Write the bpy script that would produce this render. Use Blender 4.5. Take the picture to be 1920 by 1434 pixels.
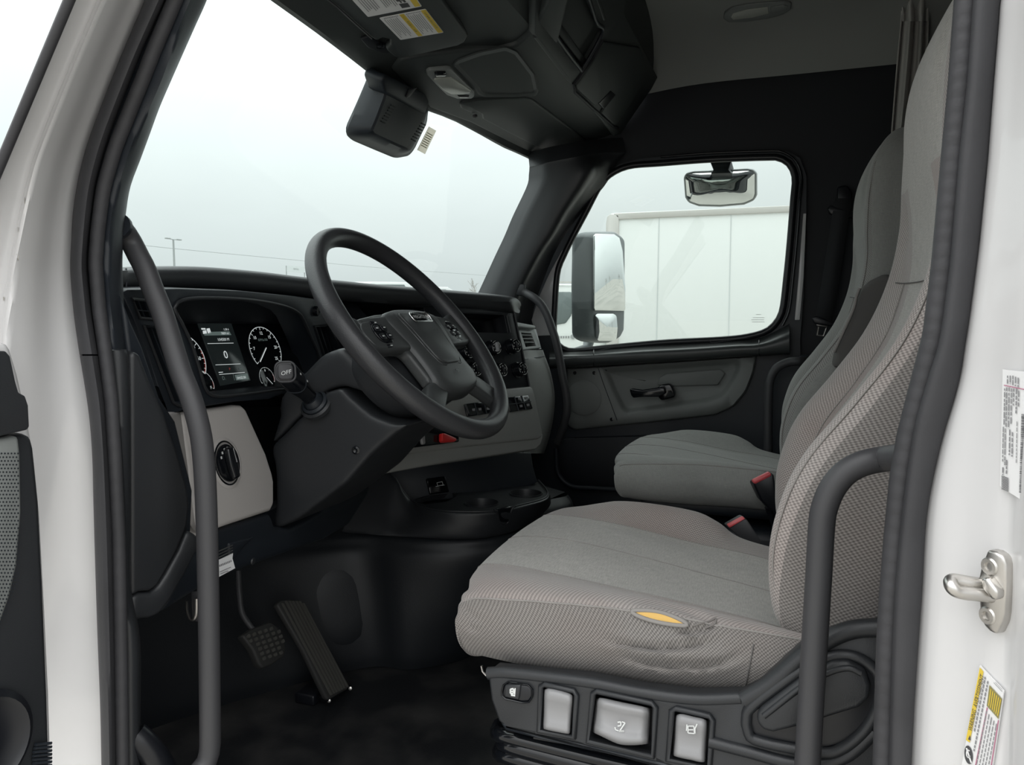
import bpy, bmesh, math, random
import numpy as np
from mathutils import Vector as V, Matrix, geometry
from mathutils.bvhtree import BVHTree
R = math.radians
random.seed(7); rng = np.random.default_rng(7)
S = bpy.context.scene
COL = S.collection
for o in list(bpy.data.objects): bpy.data.objects.remove(o)

# ------------------------------------------------------------------ camera, sky, exposure
FPX, YAW, PITCH = 1430.0, R(20), R(5)
CP = V((-.65, 0, .86))                                   # metres; z = 0 is the cab floor, +X across the cab, +Y forward
cd = V((math.cos(PITCH)*math.cos(YAW), math.cos(PITCH)*math.sin(YAW), -math.sin(PITCH)))
cr_ = V((math.sin(YAW), -math.cos(YAW), 0)); cu = cr_.cross(cd)
cam = bpy.data.cameras.new('camera'); co = bpy.data.objects.new('camera', cam); COL.objects.link(co)
cam.sensor_width = 36; cam.lens = FPX*36/1920; cam.clip_start = .02; cam.clip_end = 2000
co.matrix_world = Matrix(((cr_.x, cu.x, -cd.x, CP.x), (cr_.y, cu.y, -cd.y, CP.y), (cr_.z, cu.z, -cd.z, CP.z), (0, 0, 0, 1)))
S.camera = co
S.view_settings.view_transform = 'Standard'; S.view_settings.look = 'None'
S.view_settings.gamma = 1; S.view_settings.use_curve_mapping = False
S.view_settings.exposure = 0.30
w = bpy.data.worlds.new('overcast_sky'); S.world = w; w.use_nodes = True
nt = w.node_tree; N = nt.nodes; L = nt.links; N.clear()
tc = N.new('ShaderNodeTexCoord'); sx = N.new('ShaderNodeSeparateXYZ'); L.new(tc.outputs['Generated'], sx.inputs[0])
ramp = N.new('ShaderNodeValToRGB'); L.new(sx.outputs['Z'], ramp.inputs[0])
e = ramp.color_ramp.elements
e[0].position = 0; e[0].color = (.74, .765, .77, 1); e[1].position = 1; e[1].color = (1, 1, 1, 1)
ramp.color_ramp.elements.new(.35).color = (.86, .88, .885, 1)
mul = N.new('ShaderNodeMath'); mul.operation = 'MULTIPLY_ADD'; mul.inputs[1].default_value = 2.1; mul.inputs[2].default_value = .92
mx = N.new('ShaderNodeMath'); mx.operation = 'MAXIMUM'; mx.inputs[1].default_value = 0; L.new(sx.outputs['Z'], mx.inputs[0]); L.new(mx.outputs[0], mul.inputs[0])
nz = N.new('ShaderNodeTexNoise'); nz.inputs['Scale'].default_value = 2.2; nz.inputs['Detail'].default_value = 4
mp = N.new('ShaderNodeMapping'); mp.inputs['Scale'].default_value = (1, 1, 2.5); L.new(tc.outputs['Generated'], mp.inputs[0]); L.new(mp.outputs[0], nz.inputs['Vector'])
cl = N.new('ShaderNodeMath'); cl.operation = 'MULTIPLY_ADD'; cl.inputs[1].default_value = .22; cl.inputs[2].default_value = .89; L.new(nz.outputs[0], cl.inputs[0])
m2 = N.new('ShaderNodeMath'); m2.operation = 'MULTIPLY'; L.new(mul.outputs[0], m2.inputs[0]); L.new(cl.outputs[0], m2.inputs[1])
bg = N.new('ShaderNodeBackground'); L.new(ramp.outputs[0], bg.inputs[0]); L.new(m2.outputs[0], bg.inputs[1])
ou = N.new('ShaderNodeOutputWorld'); L.new(bg.outputs[0], ou.inputs[0])

# ------------------------------------------------------------------ helpers: points
AX = {'X': 0, 'Y': 1, 'Z': 2}
def ray(x, y): return cd + cr_*((x-960)/FPX) - cu*((y-717)/FPX)
def P(x, y, ax, v):
    q = ray(x, y); i = AX[ax]; return CP + q*((v-CP[i])/q[i])
def proj(p):
    p = p-CP; z = p.dot(cd); return (960+FPX*p.dot(cr_)/z, 717-FPX*p.dot(cu)/z)
class PL:                                                # a plane with its own axes: ex right, ey up, n out of it
    def __init__(s, p, n):
        s.p = V(p); s.n = V(n).normalized()
        if s.n.dot(CP-s.p) < 0: s.n = -s.n
        s.ey = (V((0, 0, 1))-s.n*s.n.z)
        if s.ey.length < .02: s.ey = V((0, 1, 0))-s.n*s.n.y
        s.ey.normalize(); s.ex = s.ey.cross(s.n)
    @staticmethod
    def three(a, b, c): return PL(a, (V(b)-V(a)).cross(V(c)-V(a)))
    def at(s, x, y, off=0):
        q = ray(x, y); return CP + q*((s.p+s.n*off-CP).dot(s.n)/q.dot(s.n))
    def to2(s, p): d = V(p)-s.p; return (d.dot(s.ex), d.dot(s.ey))
    def px(s, x, y): return s.to2(s.at(x, y))
    def pxs(s, l): return [s.px(*a) for a in l]
    def w(s, a, b, off=0): return s.p+s.ex*a+s.ey*b+s.n*off
    def off(s, d): return PL(s.p+s.n*d, s.n)
def crom(pts, n, closed=False):                          # Catmull-Rom, even arc length
    p = np.array([tuple(a) for a in pts], float)
    if closed: q = np.vstack([p[-1], p, p[0], p[1]])
    else: q = np.vstack([2*p[0]-p[1], p, 2*p[-1]-p[-2]])
    out = []
    for i in range(1, len(q)-2):
        a, b, c, d = q[i-1], q[i], q[i+1], q[i+2]
        for t in np.linspace(0, 1, 12, endpoint=False):
            out.append(.5*((2*b)+(c-a)*t+(2*a-5*b+4*c-d)*t*t+(3*b-a-3*c+d)*t**3))
    out.append(q[-2]); out = np.array(out)
    s = np.r_[0, np.cumsum(np.linalg.norm(np.diff(out, axis=0), axis=1))]
    t = np.linspace(0, s[-1], n+1)[:-1] if closed else np.linspace(0, s[-1], n)
    r = np.stack([np.interp(t, s, out[:, k]) for k in range(p.shape[1])], -1)
    return [V(a) if len(a) == 3 else tuple(a) for a in r]
def lin(pts, n, closed=False):                           # even resampling along straight pieces
    p = [V(a) for a in pts]; q = np.array([tuple(a) for a in (p+[p[0]] if closed else p)])
    s = np.r_[0, np.cumsum(np.linalg.norm(np.diff(q, axis=0), axis=1))]
    t = np.linspace(0, s[-1], n+1)[:-1] if closed else np.linspace(0, s[-1], n)
    return [V(a) for a in np.stack([np.interp(t, s, q[:, k]) for k in range(q.shape[1])], -1)]
def rrect(w_, h, r, n=4, cx=0, cy=0):
    o = []
    for sx_, sy, a in ((1, 1, 0), (-1, 1, 90), (-1, -1, 180), (1, -1, 270)):
        for k in range(n+1):
            t = R(a+90*k/n); o.append((cx+sx_*(w_/2-r)+r*math.cos(t), cy+sy*(h/2-r)+r*math.sin(t)))
    return o
def circ(r, n=24, cx=0, cy=0, ry=None): return [(cx+r*math.cos(2*math.pi*k/n), cy+(ry or r)*math.sin(2*math.pi*k/n)) for k in range(n)]
def roundpoly(pts, r, n=4):                              # round the corners of a 2D/3D polygon
    p = [V(a) for a in pts]; o = []
    for i, b in enumerate(p):
        a, c = p[i-1], p[(i+1) % len(p)]; u, v = a-b, c-b
        k = min(r, u.length*.45, v.length*.45); u = b+u.normalized()*k; v = b+v.normalized()*k
        for j in range(n+1):
            t = j/n; o.append(u*(1-t)**2+b*2*t*(1-t)+v*t*t)
    return o

# ------------------------------------------------------------------ helpers: objects
WO = {}
def link(name, me, mat, parent, org):
    o = bpy.data.objects.new(name, me); COL.objects.link(o)
    for m in (mat if isinstance(mat, (list, tuple)) else [mat]): me.materials.append(m)
    WO[o.name] = org.copy()
    if parent is not None: o.parent = parent; o.location = org-WO[parent.name]
    else: o.location = org
    return o
def mesh(name, vs, fs, mat, parent=None, bev=0, seg=2, ang=32, uv=None, fm=None, smooth=True, org=None):
    vs = [V(v) for v in vs]
    if org is None:
        a = np.array([tuple(v) for v in vs]); org = V((a.min(0)+a.max(0))/2)
    me = bpy.data.meshes.new(name); bm = bmesh.new()
    bv = [bm.verts.new(v-org) for v in vs]
    ul = bm.loops.layers.uv.new('UVMap') if uv is not None else None
    for i, f in enumerate(fs):
        if len(set(f)) < 3: continue
        try: bf = bm.faces.new([bv[k] for k in f])
        except ValueError: continue
        if fm is not None: bf.material_index = fm[i]
        if ul:
            for l, k in zip(bf.loops, f): l[ul].uv = uv[k]
    bmesh.ops.remove_doubles(bm, verts=bm.verts, dist=1e-7)
    bmesh.ops.recalc_face_normals(bm, faces=bm.faces)
    if bev:
        es = [e for e in bm.edges if len(e.link_faces) == 2 and e.calc_face_angle(0) > R(ang)]
        bmesh.ops.bevel(bm, geom=es, offset=bev, segments=seg, affect='EDGES', clamp_overlap=True, profile=.5)
    bm.to_mesh(me); bm.free()
    if smooth:
        for p in me.polygons: p.use_smooth = True
        me.set_sharp_from_angle(angle=R(50 if bev else ang))
    return link(name, me, mat, parent, org)
def tag(o, label, cat, group=None):
    o['label'] = label; o['category'] = cat
    if group: o['group'] = group
    return o
def struct(o): o['kind'] = 'structure'; return o
def stuff(o): o['kind'] = 'stuff'; return o
def thing(name, loc, label=None, cat=None, group=None):
    o = bpy.data.objects.new(name, None); COL.objects.link(o); o.empty_display_size = .05
    o.location = V(loc); WO[o.name] = V(loc)
    if label: tag(o, label, cat, group)
    return o
def prism(name, pts, d, mat, parent=None, bev=.003, seg=2, ang=32):
    pts = [V(p) for p in pts]; n = len(pts); d = V(d)
    vs = pts+[p+d for p in pts]
    fs = [list(range(n)), list(range(2*n-1, n-1, -1))]+[[i, (i+1) % n, n+(i+1) % n, n+i] for i in range(n)]
    return mesh(name, vs, fs, mat, parent, bev, seg, ang)
def slab(name, pl, pxl, th, mat, parent=None, bev=.003, off=0, rnd=0, seg=2):   # outline on a plane, th thick behind it
    p = pl.off(off); q = [p.px(*a) for a in pxl]
    if rnd: q = roundpoly(q, rnd)
    return prism(name, [p.w(a[0], a[1]) for a in q], -p.n*th, mat, parent, bev, seg)
def plate(name, pl, q, th, mat, parent=None, bev=.001, off=0, seg=2):           # 2D outline in plane axes, th out of the plane
    return prism(name, [pl.w(a[0], a[1], off+th) for a in q], -pl.n*th, mat, parent, bev, seg)
def inside(pt, poly):
    c = False; n = len(poly); x, y = pt
    for i in range(n):
        x1, y1 = poly[i]; x2, y2 = poly[i-1]
        if (y1 > y) != (y2 > y) and x < (x2-x1)*(y-y1)/(y2-y1)+x1: c = not c
    return c
def holed(name, pl, outer, holes, th, mat, parent=None, off=0, chamfer=0):      # plate with openings, th behind plane
    loops = [[tuple(a[:2]) for a in outer]]+[[tuple(a[:2]) for a in h] for h in holes]
    v2 = []; ed = []
    for lp in loops:
        b = len(v2); v2 += [V(a) for a in lp]; ed += [(b+i, b+(i+1) % len(lp)) for i in range(len(lp))]
    rv, re, rf = geometry.delaunay_2d_cdt(v2, ed, [], 0, 1e-7)[:3]
    fs = []
    for f in rf:
        c = sum((rv[k] for k in f), V((0, 0)))/len(f)
        if inside(c, loops[0]) and not any(inside(c, h) for h in loops[1:]): fs.append(list(f))
    n = len(rv); vs = [pl.w(a.x, a.y, off) for a in rv]+[pl.w(a.x, a.y, off-th) for a in rv]
    F = fs+[[n+k for k in reversed(f)] for f in fs]
    key = {(round(a.x, 6), round(a.y, 6)): i for i, a in enumerate(rv)}
    for lp in loops:
        ids = [key.get((round(a[0], 6), round(a[1], 6))) for a in lp]
        for i in range(len(ids)):
            a, b = ids[i-1], ids[i]
            if a is None or b is None: continue
            F.append([a, b, n+b, n+a])
    return mesh(name, vs, F, mat, parent, chamfer, 2, 60)
def tube(name, pts, r, mat, parent=None, n=12, closed=False, res=None, cap=True, flat=1):
    if res: pts = crom(pts, res, closed)
    pts = [V(p) for p in pts]; m = len(pts); rs = r if isinstance(r, (list, tuple)) else [r]*m
    if len(rs) != m: rs = list(np.interp(np.linspace(0, 1, m), np.linspace(0, 1, len(rs)), rs))
    vs = []; fs = []; t0 = None; u = None
    for i, p in enumerate(pts):
        a = pts[i-1] if (i or closed) else p; b = pts[(i+1) % m] if (i < m-1 or closed) else p
        t = (b-a).normalized()
        if u is None: u = t.orthogonal().normalized()
        else:
            u = t0.rotation_difference(t) @ u; u = (u-t*u.dot(t)).normalized()
        t0 = t; v = t.cross(u)
        for k in range(n):
            c = 2*math.pi*k/n; vs.append(p+(u*math.cos(c)+v*math.sin(c)*flat)*rs[i])
    for i in range(m if closed else m-1):
        j = (i+1) % m
        for k in range(n): fs.append([i*n+k, i*n+(k+1) % n, j*n+(k+1) % n, j*n+k])
    if cap and not closed: fs += [list(range(n-1, -1, -1)), list(range((m-1)*n, m*n))]
    return mesh(name, vs, fs, mat, parent, ang=60)
def lathe(name, c, ax, prof, mat, parent=None, n=28):     # prof: (radius, height along ax)
    c = V(c); ax = V(ax).normalized(); u = ax.orthogonal().normalized(); v = ax.cross(u); vs = []; fs = []
    for r, h in prof:
        for k in range(n):
            a = 2*math.pi*k/n; vs.append(c+ax*h+(u*math.cos(a)+v*math.sin(a))*max(r, 1e-5))
    for i in range(len(prof)-1):
        for k in range(n): fs.append([i*n+k, i*n+(k+1) % n, (i+1)*n+(k+1) % n, (i+1)*n+k])
    fs += [list(range(n)), list(range((len(prof)-1)*n, len(prof)*n))]
    return mesh(name, vs, fs, mat, parent, ang=40)
def loft(name, rows, mat, parent=None, cu_=False, cv=False, dense=None, capa=False, capb=False, thick=0, fmat=None, disp=None, ang=60):
    if dense:
        nu, nv = dense
        rows = [crom(r, nu, cu_) for r in rows]
        g = np.array([[tuple(p) for p in r] for r in rows])
        colz = [crom_u(g[:, k], nv, cv) for k in range(g.shape[1])]
        rows = [[V(colz[k][j]) for k in range(g.shape[1])] for j in range(nv)]
    m, n = len(rows), len(rows[0])
    if disp: rows = disp(rows)
    A = np.array([[tuple(p) for p in r] for r in rows])
    du = np.linalg.norm(np.diff(A, axis=1), axis=2); su = np.concatenate([np.zeros((m, 1)), np.cumsum(du, 1)], 1)
    dv = np.linalg.norm(np.diff(A, axis=0), axis=2); sv = np.concatenate([np.zeros((1, n)), np.cumsum(dv, 0)], 0)
    sv = np.repeat(sv.mean(1, keepdims=True), n, 1); su = np.repeat(su.mean(0, keepdims=True), m, 0)
    vs = [p for r in rows for p in r]; uv = [(su[j, k], sv[j, k]) for j in range(m) for k in range(n)]
    fs = []; fm = []
    for j in range(m if cv else m-1):
        for k in range(n if cu_ else n-1):
            j2, k2 = (j+1) % m, (k+1) % n
            fs.append([j*n+k, j*n+k2, j2*n+k2, j2*n+k]); fm.append(fmat(j/(m-1), k/(n-1)) if fmat else 0)
    if capa: fs.append(list(range(n))); fm.append(0)
    if capb: fs.append(list(range((m-1)*n, m*n))); fm.append(0)
    o = mesh(name, vs, fs, mat, parent, uv=uv, fm=fm, ang=ang)
    if thick:
        s = o.modifiers.new('thickness', 'SOLIDIFY'); s.thickness = thick; s.offset = 0
    return o
def crom_u(p, n, closed=False):                          # Catmull-Rom, even in parameter (keeps rows in step)
    p = np.asarray(p, float)
    q = np.vstack([p[-1], p, p[0], p[1]]) if closed else np.vstack([2*p[0]-p[1], p, 2*p[-1]-p[-2]])
    m = len(p) if closed else len(p)-1
    out = []
    for t in (np.linspace(0, m, n+1)[:-1] if closed else np.linspace(0, m, n)):
        i = min(int(t), m-1); f = t-i; a, b, c, d = q[i], q[i+1], q[i+2], q[i+3]
        out.append(.5*((2*b)+(c-a)*f+(2*a-5*b+4*c-d)*f*f+(3*b-a-3*c+d)*f**3))
    return out
def box(name, c, sz, mat, parent=None, bev=.003, rot=None):
    c = V(c); a, b, d = [s/2 for s in sz]
    vs = [V((x*a, y*b, z*d)) for x in (-1, 1) for y in (-1, 1) for z in (-1, 1)]
    if rot: m = Matrix.Rotation(rot[0], 3, rot[1]); vs = [m @ v for v in vs]
    return mesh(name, [c+v for v in vs], [[0, 1, 3, 2], [4, 6, 7, 5], [0, 4, 5, 1], [2, 3, 7, 6], [0, 2, 6, 4], [1, 5, 7, 3]], mat, parent, bev)
class Flat:                                              # flat print: quads, strokes, rings on a surface, one mesh
    def __init__(s): s.v = []; s.f = []
    def poly(s, pts): b = len(s.v); s.v += [V(p) for p in pts]; s.f.append(list(range(b, b+len(pts)))); return s
    def line(s, a, b, wd, n):
        a, b = V(a), V(b); t = (b-a).normalized().cross(V(n)).normalized()*wd/2
        return s.poly([a+t, b+t, b-t, a-t])
    def path(s, pts, wd, n, closed=False):
        pts = [V(p) for p in pts]
        for i in range(len(pts)-(0 if closed else 1)): s.line(pts[i], pts[(i+1) % len(pts)], wd, n)
        return s
    def build(s, name, mat, parent): return mesh(name, s.v, s.f, mat, parent, smooth=False)
def text(name, body, o, ex, ey, size, mat, parent, al='CENTER', th=0, sx_=1):
    cu2 = bpy.data.curves.new('t', 'FONT'); cu2.body = body; cu2.size = 1; cu2.align_x = al; cu2.align_y = 'CENTER'; cu2.extrude = th/size if th else 0; cu2.resolution_u = 2
    t = bpy.data.objects.new('t', cu2); COL.objects.link(t)
    dg = bpy.context.evaluated_depsgraph_get(); me = bpy.data.meshes.new_from_object(t.evaluated_get(dg))
    bpy.data.objects.remove(t); bpy.data.curves.remove(cu2)
    ex = V(ex).normalized(); ey = V(ey).normalized(); n = ex.cross(ey)
    vs = [V(o)+ex*(v.co.x*size*sx_)+ey*(v.co.y*size)+n*(v.co.z*size) for v in me.vertices]
    fs = [list(p.vertices) for p in me.polygons]; bpy.data.meshes.remove(me)
    return mesh(name, vs, fs, mat, parent, smooth=False)
def ptext(name, body, pl, x, y, hpx, mat, parent, off=.001, al='CENTER', sx_=1):   # text lying on a plane, cap height as seen
    o = pl.at(x, y, off); s = ((o-CP).dot(cd)/FPX)*hpx/.7
    return text(name, body, o, pl.ex, pl.ey, s, mat, parent, al, 0, sx_)
def bvh(o):
    m = Matrix.Translation(WO[o.name])
    return BVHTree.FromPolygons([m @ v.co for v in o.data.vertices], [tuple(p.vertices) for p in o.data.polygons])
def hit(t, x, y, off=.0008):
    h = t.ray_cast(CP, ray(x, y).normalized())
    if h[0] is None: return None
    n = h[1] if h[1].dot(CP-h[0]) > 0 else -h[1]
    return h[0]+n*off

# ------------------------------------------------------------------ materials
def mat(name, col, rough=.5, metal=0, spec=.5, bump=0, bscale=800, mott=0, mscale=6, coat=0, emit=None, es=0, col2=None, sheen=0):
    m = bpy.data.materials.new(name); m.use_nodes = True; t = m.node_tree; b = t.nodes['Principled BSDF']
    b.inputs['Base Color'].default_value = (*col, 1); b.inputs['Roughness'].default_value = rough; b.inputs['Metallic'].default_value = metal
    b.inputs['Specular IOR Level'].default_value = spec; b.inputs['Coat Weight'].default_value = coat; b.inputs['Sheen Weight'].default_value = sheen
    if emit: b.inputs['Emission Color'].default_value = (*emit, 1); b.inputs['Emission Strength'].default_value = es
    g = t.nodes.new('ShaderNodeTexCoord')
    if bump:
        n = t.nodes.new('ShaderNodeTexNoise'); n.inputs['Scale'].default_value = bscale; n.inputs['Detail'].default_value = 2; t.links.new(g.outputs['Object'], n.inputs['Vector'])
        u = t.nodes.new('ShaderNodeBump'); u.inputs['Strength'].default_value = bump; u.inputs['Distance'].default_value = .0006
        t.links.new(n.outputs[0], u.inputs['Height']); t.links.new(u.outputs[0], b.inputs['Normal'])
    if mott:
        n = t.nodes.new('ShaderNodeTexNoise'); n.inputs['Scale'].default_value = mscale; n.inputs['Detail'].default_value = 6; t.links.new(g.outputs['Object'], n.inputs['Vector'])
        x = t.nodes.new('ShaderNodeMix'); x.data_type = 'RGBA'; c2 = col2 or [c*(1-mott) for c in col]
        x.inputs[6].default_value = (*col, 1); x.inputs[7].default_value = (*c2, 1)
        rr = t.nodes.new('ShaderNodeMapRange'); rr.inputs[1].default_value = .45; rr.inputs[2].default_value = .75; t.links.new(n.outputs[0], rr.inputs[0])
        t.links.new(rr.outputs[0], x.inputs[0]); t.links.new(x.outputs[2], b.inputs['Base Color'])
    return m
def fabric(name, dark, light, f, pink=None, bump=.6, streak=0):   # woven cloth following the surface's own UV (metres)
    m = bpy.data.materials.new(name); m.use_nodes = True; t = m.node_tree; b = t.nodes['Principled BSDF']; nn = t.nodes.new; lk = t.links.new
    b.inputs['Roughness'].default_value = .95; b.inputs['Specular IOR Level'].default_value = .15; b.inputs['Sheen Weight'].default_value = .25; b.inputs['Sheen Roughness'].default_value = .5
    g = nn('ShaderNodeTexCoord'); s = nn('ShaderNodeSeparateXYZ'); lk(g.outputs['UV'], s.inputs[0])
    def mth(op, a, bb=None, c=None):
        q = nn('ShaderNodeMath'); q.operation = op
        for i, z in enumerate((a, bb, c)):
            if z is None: continue
            if isinstance(z, (int, float)): q.inputs[i].default_value = z
            else: lk(z, q.inputs[i])
        return q.outputs[0]
    k = 2*math.pi*f
    a = mth('SINE', mth('MULTIPLY', mth('ADD', s.outputs[0], s.outputs[1]), k)); c = mth('SINE', mth('MULTIPLY', mth('SUBTRACT', s.outputs[0], s.outputs[1]), k*.8))
    p = mth('MULTIPLY_ADD', mth('ADD', a, c), .25, .5)
    n1 = nn('ShaderNodeTexNoise'); n1.inputs['Scale'].default_value = f*1.6; n1.inputs['Detail'].default_value = 2; lk(g.outputs['UV'], n1.inputs['Vector'])
    p2 = mth('ADD', mth('MULTIPLY', p, .75), mth('MULTIPLY', n1.outputs[0], .35))
    if streak:
        mp_ = nn('ShaderNodeMapping'); mp_.inputs['Scale'].default_value = (60, 900, 1); lk(g.outputs['UV'], mp_.inputs[0])
        n3 = nn('ShaderNodeTexNoise'); n3.inputs['Scale'].default_value = 1; n3.inputs['Detail'].default_value = 2; lk(mp_.outputs[0], n3.inputs['Vector'])
        mp4 = nn('ShaderNodeMapping'); mp4.inputs['Scale'].default_value = (900, 60, 1); lk(g.outputs['UV'], mp4.inputs[0])
        n4 = nn('ShaderNodeTexNoise'); n4.inputs['Scale'].default_value = 1; n4.inputs['Detail'].default_value = 2; lk(mp4.outputs[0], n4.inputs['Vector'])
        p2 = mth('ADD', p2, mth('MULTIPLY', mth('SUBTRACT', mth('ADD', n3.outputs[0], n4.outputs[0]), 1.0), streak))
    mr = nn('ShaderNodeMapRange'); mr.inputs[1].default_value = .25; mr.inputs[2].default_value = .85; lk(p2, mr.inputs[0])
    x = nn('ShaderNodeMix'); x.data_type = 'RGBA'; x.inputs[6].default_value = (*dark, 1); x.inputs[7].default_value = (*light, 1); lk(mr.outputs[0], x.inputs[0])
    n2 = nn('ShaderNodeTexNoise'); n2.inputs['Scale'].default_value = 5; n2.inputs['Detail'].default_value = 4; lk(g.outputs['UV'], n2.inputs['Vector'])
    r2 = nn('ShaderNodeMapRange'); r2.inputs[1].default_value = .42; r2.inputs[2].default_value = .68; lk(n2.outputs[0], r2.inputs[0])
    y = nn('ShaderNodeMix'); y.data_type = 'RGBA'; y.blend_type = 'MULTIPLY'; lk(r2.outputs[0], y.inputs[0]); lk(x.outputs[2], y.inputs[6]); y.inputs[7].default_value = (*(pink or (.9, .9, .9)), 1)
    lk(y.outputs[2], b.inputs['Base Color'])
    u = nn('ShaderNodeBump'); u.inputs['Strength'].default_value = bump; u.inputs['Distance'].default_value = .35/f/2; lk(p2, u.inputs['Height']); lk(u.outputs[0], b.inputs['Normal'])
    return m
def glass(name, tint, refl=.12):
    m = bpy.data.materials.new(name); m.use_nodes = True; t = m.node_tree; t.nodes.clear(); nn = t.nodes.new
    a = nn('ShaderNodeBsdfTransparent'); a.inputs[0].default_value = (*tint, 1); g = nn('ShaderNodeBsdfGlossy'); g.inputs['Roughness'].default_value = .01
    f = nn('ShaderNodeLayerWeight'); f.inputs[0].default_value = .5; p5 = nn('ShaderNodeMath'); p5.operation = 'POWER'; p5.inputs[1].default_value = 5; t.links.new(f.outputs['Facing'], p5.inputs[0])
    k = nn('ShaderNodeMath'); k.operation = 'MULTIPLY_ADD'; k.inputs[1].default_value = .8; k.inputs[2].default_value = .035; t.links.new(p5.outputs[0], k.inputs[0])
    x = nn('ShaderNodeMixShader'); t.links.new(k.outputs[0], x.inputs[0]); t.links.new(a.outputs[0], x.inputs[1]); t.links.new(g.outputs[0], x.inputs[2])
    o = nn('ShaderNodeOutputMaterial'); t.links.new(x.outputs[0], o.inputs[0]); return m
def paperlit(name, col):                                 # thin paper: light comes through it
    m = bpy.data.materials.new(name); m.use_nodes = True; t = m.node_tree; t.nodes.clear(); nn = t.nodes.new
    a = nn('ShaderNodeBsdfDiffuse'); a.inputs[0].default_value = (*col, 1); b = nn('ShaderNodeBsdfTranslucent'); b.inputs[0].default_value = (*col, 1)
    x = nn('ShaderNodeMixShader'); x.inputs[0].default_value = .6; t.links.new(a.outputs[0], x.inputs[1]); t.links.new(b.outputs[0], x.inputs[2])
    o = nn('ShaderNodeOutputMaterial'); t.links.new(x.outputs[0], o.inputs[0]); return m
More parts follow.
